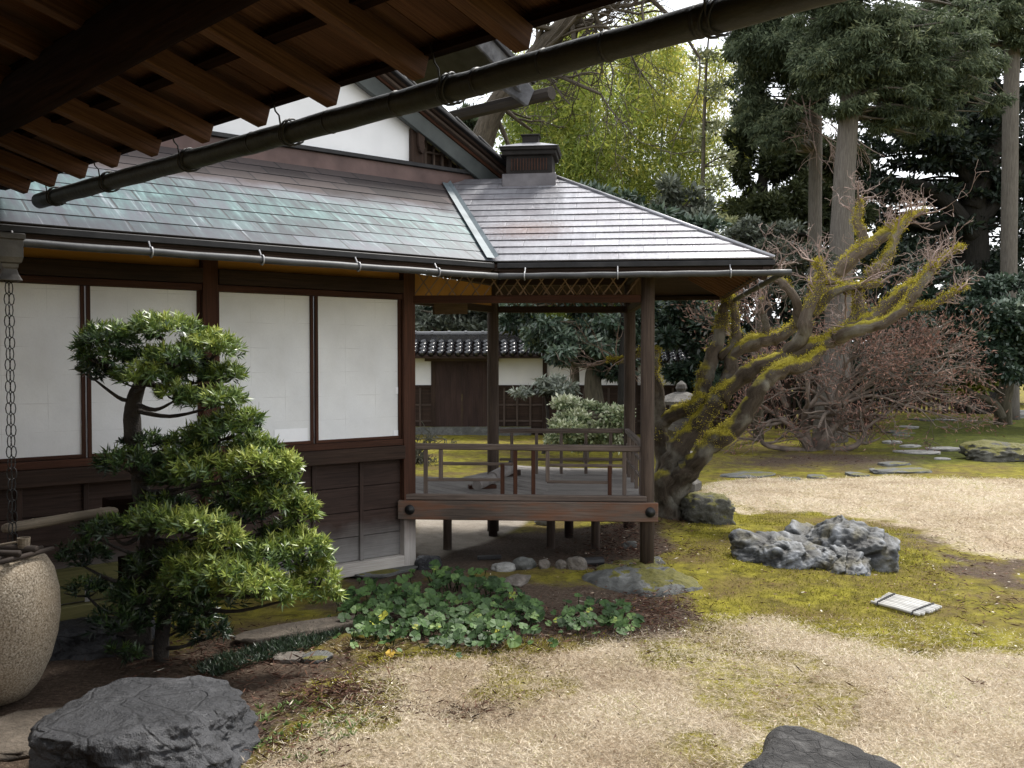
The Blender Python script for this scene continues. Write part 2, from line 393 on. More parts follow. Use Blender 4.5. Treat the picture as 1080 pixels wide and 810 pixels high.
# ---------------------------------------------------------------- turf, litter
def scatter(poly_px, n, r, world=None):
    poly = world or gp(poly_px); a = np.array(poly); lo, hi = a.min(0), a.max(0); out = []
    got = 0
    while got < n:
        q = lo+(hi-lo)*r.rand(n*2, 2); q = q[inpoly(q[:, 0], q[:, 1], poly)]; out.append(q); got += len(q)
        if not len(q): break
    return np.concatenate(out)[:n]
r = np.random.RandomState(3)
near = [(-1.2, 4.0), (-1.6, 5.2), (-1.3, 6.4), (0, 6.6), (1.5, 7.1), (2.3, 7.0), (4.1, 6.4), (4.1, 4.0)]
pt = scatter(None, 250000, r, near); dz, sz, _, _ = zones(pt[:, 0], pt[:, 1])
keep = r.rand(len(pt)) < np.maximum(dz, .10*(1-sz))*(1-.8*sz)*.95; pt = pt[keep]
far = [tuple(q) for q in DRY_FAR if q[0] < 12]
pf = scatter(None, 90000, r, DRY_FAR); dz, sz, _, _ = zones(pf[:, 0], pf[:, 1]); pf = pf[(r.rand(len(pf)) < dz*.9) & (pf[:, 0] < 9)]
pa = np.concatenate([pt, pf]); n = len(pa); big = np.concatenate([np.ones(len(pt)), np.full(len(pf), 1.7)])
az = r.rand(n)*2*np.pi+fbm(xy3(pa[:, 0]*2, pa[:, 1]*2), 2, 31)*3; tilt = .15+.75*r.rand(n)**2
d = np.stack([np.cos(az)*np.cos(tilt), np.sin(az)*np.cos(tilt), np.sin(tilt)], -1)
base = np.stack([pa[:, 0], pa[:, 1], ground_z(pa[:, 0], pa[:, 1])+.010+.018*r.rand(n)], -1)
GV = leaf_geo(base, d, (.018+.040*r.rand(n)**1.6)*big, (.0019+.0016*r.rand(n))*big*1.1, r, .1)
turf_mat = leafmat('dry_turf_blades', [(0, (.21, .145, .095)), (.35, (.41, .332, .235)), (.7, (.575, .495, .378)), (.92, (.72, .65, .535)), (1, (.34, .33, .12))], .8, .15, .2)
tv = np.clip(.55+.16*r.normal(size=n)+.26*fbm(xy3(pa[:, 0]*1.6, pa[:, 1]*1.6), 3, 41), 0, 1)
tag(leaf_obj('dry_grass', GV, tv, turf_mat), 'pale dry winter turf lying flat over the garden floor', 'grass', kind='stuff')
# moss cushions as countless short green sprigs
mp = scatter([(600, 700), (705, 590), (760, 520), (960, 555), (1060, 690), (820, 690)], 46000, r)
dz, sz, _, _ = zones(mp[:, 0], mp[:, 1]); mp = mp[r.rand(len(mp)) < (1-dz)*(1-.9*sz)]
mp2 = scatter([(270, 810), (380, 690), (640, 660), (760, 690), (600, 720), (420, 790)], 26000, r)
dz, sz, _, _ = zones(mp2[:, 0], mp2[:, 1]); mp2 = mp2[r.rand(len(mp2)) < (1-dz*.85)*(1-.85*sz)]
mp = np.concatenate([mp, mp2]); pn = fbm(xy3(mp[:, 0]*1.9, mp[:, 1]*1.9), 3, 55); mp = mp[pn+.4*r.normal(size=len(mp)) > -.25]; n = len(mp)
dd = unit(np.stack([r.normal(size=n)*.8, r.normal(size=n)*.8, .5+r.rand(n)], -1))
base = np.stack([mp[:, 0], mp[:, 1], ground_z(mp[:, 0], mp[:, 1])], -1)
moss_mat = leafmat('moss_sprigs', [(0, (.07, .06, .012)), (.5, (.22, .20, .026)), (1, (.38, .34, .06))], .9, .15, .1)
tag(leaf_obj('moss', leaf_geo(base, dd, .012+.016*r.rand(n), .004+.004*r.rand(n), r), np.clip(.5+.2*r.normal(size=n)+.2*fbm(xy3(mp[:, 0]*3, mp[:, 1]*3), 2, 8), 0, 1), moss_mat),
    'yellow green moss cushions spreading over the damp ground', 'moss', kind='stuff')
# dead needles and leaf crumbs: drifts, and a thin sprinkle everywhere
LP, LS = [], []
for (px, py, sx, sy, k, h) in [(250, 690, 60, 16, 1300, .02), (330, 745, 45, 14, 500, .03), (358, 735, 26, 9, 900, .04), (485, 752, 30, 5, 380, .02), (300, 790, 40, 14, 450, .02), (690, 640, 26, 9, 900, .05), (620, 655, 60, 8, 500, .02),
                              (660, 585, 34, 10, 900, .03), (655, 565, 16, 10, 700, .10), (560, 650, 70, 14, 700, .02), (400, 690, 30, 14, 350, .02), (660, 605, 25, 4, 300, .02), (860, 484, 70, 4, 700, .02), (1000, 600, 40, 20, 500, .01), (700, 560, 22, 6, 300, .02), (1045, 640, 22, 8, 160, .01), (1033, 722, 7, 2, 40, .02), (735, 592, 12, 3, 90, .02), (640, 700, 40, 6, 60, .01), (520, 740, 60, 18, 160, .01), (900, 730, 80, 20, 90, .01), (800, 620, 60, 10, 120, .01), (590, 680, 90, 12, 300, .01)]:
    q = np.stack([px+sx*r.normal(size=k), py+sy*r.normal(size=k)], -1)
    for a, b in q:
        g = G(a, max(b, 455)); LP.append((g.x, g.y, h*r.rand()))
LP = np.array(LP); LP[:, 2] += ground_z(LP[:, 0], LP[:, 1])+.008; n = len(LP)
az = r.rand(n)*6.28; tl = r.normal(size=n)*.3; d = np.stack([np.cos(az)*np.cos(tl), np.sin(az)*np.cos(tl), np.sin(tl)], -1)
lit_mat = leafmat('dead_needles', [(0, (.022, .012, .009)), (.45, (.075, .036, .025)), (.8, (.16, .085, .055)), (.93, (.42, .33, .24)), (1, (.60, .55, .46))], .85, .05, .15)
V1 = leaf_geo(LP, d, .03+.06*r.rand(n), .004+.006*r.rand(n), r)
sp = scatter([(260, 810), (380, 640), (700, 560), (1080, 590), (1080, 810)], 1500, r); m = len(sp)
b2 = np.stack([sp[:, 0], sp[:, 1], ground_z(sp[:, 0], sp[:, 1])+.014+.012*dz.mean()], -1)
V2 = leaf_geo(b2, np.stack([r.normal(size=m), r.normal(size=m), .15*r.normal(size=m)], -1), .012+.024*r.rand(m), .006+.010*r.rand(m), r, .1, np.tile([0, 0, 1.], (m, 1))+.4*r.normal(size=(m, 3)))
tag(leaf_obj('fallen_leaves', np.concatenate([V1, V2]), np.clip(np.concatenate([.42+.22*r.normal(size=n), .62+.3*r.normal(size=m)]), 0, 1), lit_mat),
    'red brown dead needles and leaf crumbs drifted on the soil', 'leaf litter', kind='stuff')
# ================================================================ main house
A = Vector((-.975, 8.65, 0)); U = Vector((.78, .6257, 0)).normalized(); N = Vector((U.y, -U.x, 0)); Z = Vector((0, 0, 1))
def W(a, out, z): return A-U*a+N*out+Z*z
AX = (U, N, Z)
house = thing('tea_house', 'brown timber house with white paper screens and a verdigris copper shingle roof', 'house', W(2.6, 0, 0))
# --- lower plank wall
mb = MB()
zz = [.115, .33, .55, .77, .99]
for k in range(4):
    mb.box(W(3.0, -.012+.004*(k % 2), (zz[k]+zz[k+1])/2), AX, (6.0, .03, zz[k+1]-zz[k]-.006))
mb.box(W(3.0, -.05, .55), AX, (6.0, .03, .9))
mb.build('plank_wall', WOOD_WALL, house, .002)
for a in [.47, .93, 1.38, 2.3, 2.76, 3.2, 3.66, 4.1]:
    MB().box(W(a, .016, .553), AX, (.038, .024, .872)).build('wall_batten', WOOD_WALL, house, .003)
MB().box(W(.70, .0, .055), AX, (1.5, .15, .115)).build('foundation_sill', WOOD_SILL, house, .006)
MB().box(W(3.75, .002, .055), AX, (4.56, .15, .115)).build('foundation_sill', wood('mossy_sill_wood', (.05, .05, .018), (.16, .145, .06), .9), house, .006)
mb = MB()
for k in range(2): mb.box(W(3.9, .012+.004*k, .19+.13*k), AX, (4.2, .03, .125))
mb.build('splash_board', MATS['mossy_sill_wood'], house, .002)
# --- posts
for a in (0, 1.836, 3.66):
    MB().box(W(a, .012, 1.42), AX, (.125, .13, 2.80)).build('post', wood('house_corner_post', (.028, .012, .008), (.10, .042, .024), .75, lowbleach=((.42, .39, .36), .15, .6)) if a == 0 and 'house_corner_post' not in MATS else WOOD_RED if a else MATS['house_corner_post'], house, .004)
for s0, s1 in ((.063, 1.773), (1.899, 3.597), (3.723, 6.0)):
    c, ln = (s0+s1)/2, s1-s0
    MB().box(W(c, .03, 1.055), AX, (ln, .15, .12)).build('sill_beam', WOOD_DARK, house, .005)
    MB().box(W(c, .015, 1.145), AX, (ln, .10, .055)).build('lower_track', WOOD_RED, house, .003)
    MB().box(W(c, .015, 2.455), AX, (ln, .10, .05)).build('upper_track', WOOD_RED, house, .003)
    MB().box(W(c, .03, 2.545), AX, (ln, .12, .12)).build('lintel', WOOD_DARK, house, .005)
    MB().box(W(c, -.02, 2.84), AX, (ln, .05, .46)).build('ochre_wall_band', OCHRE, house)
def paper_mat():
    t = NT('screen_paper'); g = t.attr('gr').outputs['Vector']; x = t.sep(g)
    def seam(o, per, wd):
        f = t.math('FRACT', t.math('DIVIDE', t.math('ADD', o, t.math('MULTIPLY', t.noise(t.scaled(g, 3), 1.0, 2), .02)), per))
        return t.math('LESS_THAN', f, wd)
    k = t.math('MAXIMUM', seam(x[0], .30, .012), seam(x[1], .205, .02))
    fade = t.ramp(t.noise(t.scaled(g, 4), 1.0, 4), [(.45, 0.0), (.65, 1.0)])
    c = t.ramp(t.noise(t.scaled(g, (2, 2, 2)), 1.0, 6), [(.3, (.66, .67, .69)), (.7, (.78, .79, .80))])
    c = t.mix(t.ramp(t.noise(t.scaled(g, (120, 60, 1)), 1.0, 2), [(.4, 0.0), (.8, .18)]), c, (.50, .50, .51))
    c = t.mix(t.math('MULTIPLY', k, t.math('MULTIPLY', fade, .55)), c, (.36, .36, .37))
    c = t.mix(t.ramp(t.noise(t.scaled(g, (1.6, .9, 1)), 1.3, 5, .6), [(.42, 0.0), (.75, .40)]), c, (.50, .49, .47))
    return t.pbr(c, .85, normal=t.bump(t.noise(t.scaled(g, 5), 1.0, 4), .25, .02), spec=.2)
PAPER = paper_mat(); plain('new_paper', (.80, .81, .84), (.84, .85, .88), 5, .9)
for i, (a0, a1) in enumerate([(.066, .915), (.928, 1.770), (1.902, 2.742), (2.755, 3.594), (3.727, 4.6), (4.615, 5.5)]):
    out = .018 if i % 2 == 0 else .002
    m = MB(); h0, h1 = 1.175, 2.428
    p = [W(a1, out, h0), W(a0, out, h0), W(a0, out, h1), W(a1, out, h1)]
    gs = [(0, 0, 0), (a1-a0, 0, 0), (a1-a0, h1-h0, 0), (0, h1-h0, 0)]
    m.add([q for q in p]+[q-N*.012 for q in p], [(0, 1, 2, 3), (7, 6, 5, 4), (0, 4, 5, 1), (1, 5, 6, 2), (2, 6, 7, 3), (3, 7, 4, 0)], gs+gs)
    sc = m.build('paper_screen', PAPER, house)
    f = MB()
    for aa in (a0+.012, a1-.012): f.box(W(aa, out+.004, (h0+h1)/2), AX, (.026, .03, h1-h0))
    f.box(W((a0+a1)/2, out+.004, h0+.013), AX, (a1-a0-.052, .03, .026))
    f.build('screen_frame', WOOD_RED, sc, .002)
    if i == 1: MB().box(W(1.13, out+.003, 1.255), AX, (.30, .003, .11)).build('paper_patch', MATS['new_paper'], sc)
    if i == 0:
        for a_, z_, w_, h_ in ((.11, 1.215, .06, .07), (.10, 1.61, .03, .06)): MB().box(W(a_, out+.003, z_), AX, (w_, .003, h_)).build('paper_patch', MATS['new_paper'], sc)
# --- other walls of the house
B_ = -N
mb = MB()
mb.box(W(3.0, -3.2, 1.5), AX, (6.0, .1, 3.0)); mb.box(W(.0, -1.66, 1.65), AX, (.08, 3.0, 3.1)); mb.box(W(6.0, -1.66, 1.65), AX, (.08, 3.0, 3.1))
mb.box(W(3.0, -1.6, .9), AX, (5.8, 3.0, .06)); mb.build('side_wall', PLASTER, house)
# --- roofs
def shingles(O, e, m, slope, smax, left, right, cw, s0=0.0, lift=.008):
    """lapped courses on a plane; grain coordinate = metres along eave, metres up the slope"""
    mb = MB(); ct = 1/math.sqrt(1+slope*slope); k = 0; s = s0
    nv = (Z-m*slope).normalized()
    while s < smax-1e-3:
        s1 = min(s+cw*ct, smax); v0 = (s-s0)/ct; v1 = (s1-s0)/ct
        def pt(x, ss, up): return O+e*x+m*ss+Z*(slope*ss)+nv*up
        xl0, xr0, xl1, xr1 = left(s), right(s), left(s1), right(s1)
        if xr0-xl0 < .02: break
        nseg = max(1, int((xr0-xl0)/.5)); jit = [lift*(1+.5*rng.random()) for _ in range(nseg+1)]
        for q in range(nseg):
            t0, t1 = q/nseg, (q+1)/nseg; a0 = xl0+(xr0-xl0)*t0; a1 = xl0+(xr0-xl0)*t1; b0 = xl1+(xr1-xl1)*t0; b1 = xl1+(xr1-xl1)*t1
            mb.add([pt(a0, s, jit[q]), pt(a1, s, jit[q+1]), pt(b1, s1+.004, .001), pt(b0, s1+.004, .001), pt(a0, s, -.002), pt(a1, s, -.002)],
                   [(0, 1, 2, 3), (4, 5, 1, 0)], [(a0, v0+.002, 0), (a1, v0+.002, 0), (b1, v1-.002, 0), (b0, v1-.002, 0), (a0, v0+.002, 0), (a1, v0+.002, 0)])
        s = s1; k += 1
    return mb
def roof_mat(name, cw, bw, kind):
    t = NT(name); g = t.attr('gr').outputs['Vector']; x = t.sep(g)
    br = t.n('ShaderNodeTexBrick'); br.offset = .5; br.inputs['Scale'].default_value = 1; br.inputs['Brick Width'].default_value = bw; br.inputs['Row Height'].default_value = cw
    br.inputs['Mortar Size'].default_value = .0045 if kind != 'main' else .0085; br.inputs['Mortar Smooth'].default_value = .2
    br.inputs['Color1'].default_value = (0, 0, 0, 1); br.inputs['Color2'].default_value = (1, 1, 1, 1); br.inputs['Mortar'].default_value = (.5, .5, .5, 1); t.l(g, br.inputs['Vector'])
    tone = br.outputs['Color']; seam = br.outputs['Fac']
    streak = t.noise(t.scaled(g, (16, 2.0, 1)), 1.0, 5, .65); blot = t.noise(t.scaled(g, (1.6, 2.4, 1)), 1.0, 5, .6); fine = t.noise(t.scaled(g, (40, 25, 1)), 1.0, 4)
    if kind == 'main':
        dark = t.ramp(tone, [(0, (.022, .021, .031)), (1, (.088, .085, .108))])
        ver = t.ramp(streak, [(.25, (.030, .055, .060)), (.55, (.066, .125, .125)), (.8, (.20, .30, .30))])
        vy = t.math('ADD', x[1], t.math('MULTIPLY', t.math('SUBTRACT', blot, .5), .75))
        band = t.ramp(t.math('DIVIDE', vy, 2.2), [(.0, .18), (.16, .55), (.36, .95), (.52, .55), (.60, 0.0)])
        c = t.mix(t.math('MULTIPLY', band, t.ramp(t.math('ADD', t.math('MULTIPLY', streak, .7), t.math('MULTIPLY', blot, .5)), [(.38, 0.0), (.68, 1.0)])), dark, ver)
        brown = t.ramp(tone, [(0, (.022, .018, .018)), (1, (.060, .047, .045))])
        c = t.mix(t.ramp(t.math('DIVIDE', vy, 2.2), [(.52, 0.0), (.64, 1.0)]), c, brown)
        c = t.mix(t.math('MULTIPLY', t.ramp(t.noise(t.scaled(g, (30, 1.1, 1)), 1.0, 3), [(.60, 0.0), (.76, .50)]), t.ramp(t.math('DIVIDE', vy, 2.2), [(.35, 1.0), (.6, 0.0)])), c, (.46, .50, .54))
        rough = t.ramp(t.math('DIVIDE', vy, 2.2), [(.45, .47), (.65, .92)]); metal = .12
    else:
        c = t.ramp(tone, [(0, (.20, .20, .218)), (1, (.31, .31, .332))])
        c = t.mix(t.ramp(streak, [(.40, 0.0), (.75, .5)]), c, (.42, .42, .45))
        c = t.mix(t.ramp(blot, [(.45, 0.0), (.62, .45)]), c, (.16, .14, .155))
        sp = t.n('ShaderNodeVectorMath', operation='DISTANCE'); sp.inputs[1].default_value = (.18, .95, 0)
        t.l(t.scaled(g, (.8, 1.3, 1)), sp.inputs[0])
        k = t.math('SUBTRACT', 1.0, t.math('MULTIPLY', t.math('ADD', sp.outputs['Value'], t.math('MULTIPLY', t.math('SUBTRACT', fine, .5), .6)), 2.6), True)
        c = t.mix(t.math('MULTIPLY', k, .55), c, (.20, .10, .06)); rough = t.ramp(fine, [(.3, .30), (.7, .44)]); metal = .6
    c = t.mix(t.math('MULTIPLY', seam, .85 if kind == 'main' else .38), c, (.018, .017, .02))
    c = t.mix(.35, c, t.ramp(fine, [(.3, .6), (.7, 1.2)]), 'MULTIPLY')
    h = t.math('ADD', t.math('MULTIPLY', tone, .5), t.math('MULTIPLY', fine, .12))
    h = t.math('SUBTRACT', h, t.math('MULTIPLY', seam, 1.0))
    return t.pbr(c, rough, metal, t.bump(h, .5, .008), .5 if kind != 'main' else .35)
SL = .55
K = P(522, 276, 8.15); ZR = K.z; PF = Vector((.9925, -.122, 0)).normalized(); PB = Vector((-PF.y, PF.x, 0)); UP1 = -N
wx = np.linalg.solve(np.array([[UP1.x, UP1.y], [PB.x, PB.y]]), [1, 1]); VAL = Vector((wx[0], wx[1], 0))
S_MAIN = 1.86; CW1, CW2 = .205, .158
shingles(K, U, UP1, SL, S_MAIN, lambda s: -4.9, lambda s: VAL.dot(U)*s, CW1, lift=.0045).build('copper_roof', roof_mat('verdigris_shingles', CW1, .40, 'main'), house)
def slab(pts, th, name, mat, par):                     # the solid roof under the shingles
    return MB().prism(pts, Z*-th).build(name, mat, par)
def rp(O, e, m, x, s, dz=0): return O+e*x+m*s+Z*(SL*s+dz)
slab([rp(K, U, UP1, -4.9, .02, -.012), rp(K, U, UP1, .0, .02, -.012), rp(K, U, UP1, VAL.dot(U)*S_MAIN, S_MAIN, -.012), rp(K, U, UP1, -4.9, S_MAIN, -.012)], .07, 'roof_deck', WOOD_DARK, house)
v0, v1 = K+Z*.02, K+VAL*S_MAIN+Z*(SL*S_MAIN+.02)
dv = (v1-v0); sd = dv.cross(Z).normalized()
mv = MB(); um, pf_ = (UP1+Z*SL).normalized(), 0
la, lb = -U*.085, PF*.035
mv.add([v0+la+Z*.012, v0+Z*.012, v0+lb+Z*.03, v1+la*.8+Z*.012, v1+Z*.012, v1+lb+Z*.03], [(0, 1, 4, 3), (1, 2, 5, 4)])
mv.build('roof_valley', plain('valley_copper', (.07, .09, .10), (.15, .18, .195), 5, .65, .1), house)
# eave edge, gutter
def eave(O, e, x0, x1, par, name='fascia'):
    n = e.cross(Z).normalized(); c = (x0+x1)/2
    MB().box(O+e*c-n*.015-Z*.035, (e, n, Z), (x1-x0, .05, .045)).build(name, METAL_DK, par, .004)
    MB().box(O+e*c-n*.06-Z*.085, (e, n, Z), (x1-x0-.02, .06, .05)).build(name, WOOD_DARK, par, .004)
eave(K, U, -4.9, -.01, house)
def gutter(p, q, par, hooks, mat):
    d = (q-p).normalized(); nseg = 24
    g = MB().tube([p+(q-p)*(k/nseg)+Z*(.002*math.sin(k*1.7)) for k in range(nseg+1)], .026, 10).build('gutter', mat, par, smooth=True)
    for t in hooks:
        c = p+(q-p)*t; m = MB(); s = d.cross(Z).normalized()
        m.tube([c+(s*math.cos(a)+Z*math.sin(a))*.034 for a in [x*math.pi/6 for x in range(-8, 5)]]+[c+Z*.075-s*.05], .006, 5)
        m.build('gutter_hook', plain('gutter_hook_metal', (.20, .20, .21), (.34, .34, .35), 9, .45, .5) if 'gutter_hook_metal' not in MATS else MATS['gutter_hook_metal'], g, smooth=True)
    return g
GUT = plain('grey_gutter_metal', (.014, .015, .016), (.050, .051, .053), 6, .55, .1, .15)
gk = K+N*.06-Z*.135
gutter(K-U*4.55+N*.06-Z*.125, gk+VAL.normalized()*-.04, house, (.18, .36, .53, .70, .86), GUT)
# soffit of the main eave
MB().prism([K-N*.10-U*4.9-Z*.09, K-N*.10-U*.0-Z*.09, K-N*.86-U*.06+Z*.33, K-N*.86-U*4.9+Z*.33], Z*.02).build('soffit', WOOD_DARK, house)
# --- gable above the copper roof
GB = P(440, 187, 9.86); GB.z = K.z+SL*S_MAIN
def Q(b, out, z): return Vector((GB.x, GB.y, 0))+U*b+N*out+Z*z
zb = GB.z
TIP, TOP = Q(1.08, .10, 3.715), Q(-2.9, .10, 3.715+3.98*.52)
MB().prism([Q(-5.2, 0, zb-.3), Q(-.09, 0, zb-.3), Q(-.09, 0, 4.27), Q(-2.9, 0, 5.74), Q(-5.2, 0, 4.6)], N*-.1).build('gable_wall', PLASTER, house)
MB().box(Q(-2.1, .045, zb+.03), AX, (6.3, .05, .16)).build('wall_flashing', plain('brown_copper_flashing', (.060, .034, .030), (.115, .070, .062), 4, .55, .3), house, .004)
MB().box(Q(-2.1, .06, zb+.13), AX, (6.3, .09, .04)).build('wall_flashing', METAL_DK, house, .004)
MB().box(Q(-.02, .0, zb+.25), AX, (.16, .12, .50)).build('gable_post', WOOD_DARK, house, .006)
gg = MB()                                               # carved pendant under the verge
pend = [(.0, .30), (.10, .26), (.115, .16), (.09, .10), (.11, .02), (.085, -.08), (.10, -.16), (.06, -.24), (.02, -.20), (.0, -.10)]
gg.prism([Q(-.05+x*.8, .07, zb+.42+y*.75) for x, y in pend], N*.04); gg.build('gable_pendant', WOOD_DARK, house, .004)
lt = MB()
lt.prism([Q(.06, -.06, zb), Q(.95, -.06, zb), Q(.06, -.06, zb+.47)], N*-.03); lt.build('gable_lattice_back', WOOD_DARK, house)
lt = MB()
for k in range(7):
    b = .12+.105*k; hgt = .50-.52*b
    if hgt > .05: lt.box(Q(b, -.03, zb+.14+(hgt-.1)/2), AX, (.022, .03, max(hgt-.1, .03)))
lt.box(Q(.38, -.02, zb+.30), AX, (.60, .02, .02)); lt.build('gable_lattice', WOOD_POST, house)
dg = (TIP-TOP).normalized(); ng = N; ug = dg.cross(N) if dg.cross(N).z > 0 else -dg.cross(N)
barge_m = plain('grey_barge_paint', (.030, .036, .036), (.060, .068, .066), 5, .7)
MB().beam(TOP, TIP, .06, .165, up=ug).build('barge_board', barge_m, house, .006)
for k, (o, w_, hh, mt) in enumerate([(.098, .10, .03, WOOD_RED), (.128, .16, .028, WOOD_POST), (.158, .20, .03, WOOD_DARK), (.188, .26, .03, METAL_DK)]):
    MB().beam(TOP+ug*o+N*.02*k, TIP+ug*o+dg*(.03*k)+N*.02*k, w_, hh, up=ug).build('verge_layer', mt, house, .005)
tl = MB()
for k in range(14):
    c = TIP+ug*.222-dg*(.16+.33*k)+N*.05
    tl.box(c, (dg+ug*-.08, N, ug), (.36, .24, .034))
tl.build('verge_tile', METAL_DK, house, .01)
# roof planes behind the gable verge
MB().prism([TIP+ug*.18, TOP+ug*.18, TOP+ug*.18-N*3.4, TIP+ug*.18-N*3.4], ug*-.08).build('gable_roof', METAL_DK, house)
pk = TOP; lf = Q(-6.9, .1, 3.72)
MB().prism([lf+Z*.12, pk+Z*.19, pk+Z*.19-N*3.4, lf+Z*.12-N*3.4], Z*-.08).build('gable_roof', METAL_DK, house)
# --- higher roof behind, its verge end and gutter peeping out between gutter and gable
gd = Vector((-.746, .666, 0)); ind = Vector((-.666, -.746, 0)); T0 = P(553, 96, 12.0)
hr = MB(); hr.prism([q+Z*.10 for q in (T0, T0+ind*2.6+Z*1.3, T0+ind*2.6+Z*1.3+gd*3.2, T0+gd*3.2)], Z*.10); hr.build('upper_roof', METAL_DK, house)
vg = (ind*2.6+Z*1.3).normalized()
MB().beam(T0-vg*.02+Z*.0-gd*.05, T0+vg*2.9+Z*.0-gd*.05, .05, .24, up=(0, 0, 1)).build('upper_verge_board', plain('flaking_grey_board', (.015, .015, .017), (.12, .12, .13), 7, .7), house, .01)
MB().prism([P(530, 92, 11.85), P(557, 111.5, 11.85), P(564, 95, 11.85), P(549, 78, 11.85)], gd*.06).build('verge_end_plate', MATS['flaking_grey_board'], house, .006)
for k, o in enumerate((.15, .22)):
    MB().beam(T0-vg*(.10+.05*k)+Z*o-gd*(.02-.05*k), T0+vg*2.9+Z*o-gd*(.02-.05*k), .20, .06).build('upper_verge_layer', METAL_DK, house, .008)
MB().tube([P(582, 98, 11.75), P(582, 98, 11.75)+gd*3.6], .085, 8).build('upper_gutter', wood('upper_gutter_wood', (.02, .016, .014), (.06, .05, .042)), house)
# --- rain head with its chain
RH = P(9, 268, 5.38)
rh = MB(); r2 = math.sqrt(2)
rot = math.atan2(U.y, U.x)+math.pi/4
rh.lathe(RH, [(.098, .115), (.104, .11), (.104, .082), (.092, .078), (.090, -.02), (.078, -.05), (.062, -.055), (.058, -.075), (.050, -.085), (.060, -.115), (.085, -.15), (.080, -.152), (.04, -.10)], 4, rot)
rh.build('rain_head', plain('rain_head_copper', (.035, .033, .032), (.09, .085, .08), 8, .5, .4), house, .004)
# ================================================================ pavilion
FR = Vector((1.2155, 8.5, 0)); BR = Vector((1.29, 10.4, 0)); BL = Vector((-.208, 10.4, 0)); FL = Vector((A.x, A.y, 0))
pav = thing('garden_pavilion', 'open timber pavilion on posts with a pale copper hipped roof and low fret railing', 'pavilion', (.2, 9.4, 0))
DZ = .63
for p, z0 in ((FR, .06), (BR, .0), (BL, .0)):
    MB().tube([V3(p.x, p.y, z0), V3(p.x, p.y, 1.0), V3(p.x, p.y, 2.0), V3(p.x, p.y, 2.86)], [.064, .063, .062, .061], 16, rough=.02).build('post', WOOD_POST, pav, smooth=True)
def clip(poly, p, n):
    out = []
    for i in range(len(poly)):
        a, b = poly[i], poly[(i+1) % len(poly)]; da, db = (a-p).dot(n), (b-p).dot(n)
        if da >= 0: out.append(a)
        if da*db < 0: out.append(a+(b-a)*(da/(da-db)))
    return out
def planks(poly, d, wd, z, th, name, mat, par):
    d = d.normalized(); n = Vector((-d.y, d.x, 0)); ts = [q.dot(n) for q in poly]; t = min(ts); mb = MB()
    while t < max(ts):
        q = clip(clip(poly, n*(t+.003), n), n*(t+wd-.003), -n)
        if len(q) > 2:
            o = rng.random()*40; dz = rng.random()*.004; m = len(q)
            vs = [V3(a.x, a.y, z+dz) for a in q]+[V3(a.x, a.y, z-th) for a in q]
            mb.add(vs, [tuple(range(m)), tuple(range(2*m-1, m-1, -1))]+[(i, m+i, m+(i+1) % m, (i+1) % m) for i in range(m)],
                   [(v.dot(d)+o, v.dot(n), v.z) for v in vs])
        t += wd
    o = mb.build(name, mat, par); return o
fd = (FR-FL).normalized(); fn = Vector((fd.y, -fd.x, 0))
fe0, fe1 = FL+fn*.02, FR+fn*.02
mit0, mit1 = G(566, 527, DZ), G(604, 494, DZ)
for m_ in (mit0, mit1): m_.z = 0
bk0, bk1 = G(545, 491, DZ), G(663, 494, DZ); lf0, lf1 = G(486, 504, DZ), G(425, 502, DZ)
for m_ in (bk0, bk1, lf0, lf1): m_.z = 0
polyL = [fe0-fd*.02, mit0, mit1, bk0, lf0, lf1]; polyR = [mit0, fe1+fd*.0, BR+Vector((.02, .1, 0)), bk1, mit1]
def ccw(p): return p if sum(a.x*b.y-a.y*b.x for a, b in zip(p, p[1:]+p[:1])) > 0 else p[::-1]
planks(ccw(polyL), N, .13, DZ, .03, 'deck_boards', WOOD_GREY, pav)
planks(ccw(polyR), fd*1+PB*-.05, .15, DZ, .03, 'deck_boards', WOOD_GREY, pav)
AF = (fd, fn, Z); wid = (FR-FL).length; cfx = (FL+FR)/2
MB().box(cfx+fn*.05+Z*.645, AF, (wid-.02, .07, .05)).build('deck_kerb', WOOD_BARE, pav, .005)
fb = MB().box(cfx+fd*.02+fn*.085+Z*.53, AF, (wid+.14, .07, .17)).build('front_beam', WOOD_BEAM, pav, .006)
for x in (-wid/2+.06, wid/2+.02):
    bm_ = MB(); c = cfx+fd*x+fn*.121+Z*.535
    vs = []
    for rr_, o_ in ((.046, 0), (.044, .012), (.026, .014), (.022, .026), (.001, .030)):
        for k in range(14): vs.append(c+fd*(rr_*math.cos(k*math.pi/7))+Z*(rr_*math.sin(k*math.pi/7))+fn*o_)
    bm_.add(vs, [(i*14+k, i*14+(k+1) % 14, (i+1)*14+(k+1) % 14, (i+1)*14+k) for i in range(4) for k in range(14)]); bm_.build('bolt_cap', IRON, fb, smooth=True)
for a_, b_ in ((FR, BR), (BR, BL)):
    d_ = (b_-a_).normalized(); MB().beam(a_+d_*.07+Z*.53, b_-d_*.07+Z*.53, .06, .14).build('side_beam', WOOD_DARK, pav, .005)
for px, py in ((472, 578), (581, 579), (628, 581)):
    g = G(px, py); MB().tube([V3(g.x, g.y, -.05), V3(g.x, g.y, .6)], .045, 10).build('under_post', WOOD_POST, pav, smooth=True)
for px, py in ((520, 562), (600, 566)):
    g = G(px, py); MB().tube([V3(g.x, g.y, -.05), V3(g.x, g.y, .6)], .05, 10).build('under_post', WOOD_DARK, pav, smooth=True)
MB().beam(FL+N*-.1+Z*.56+fd*.1, BR+Z*.56, .07, .09).build('floor_joist', WOOD_DARK, pav)
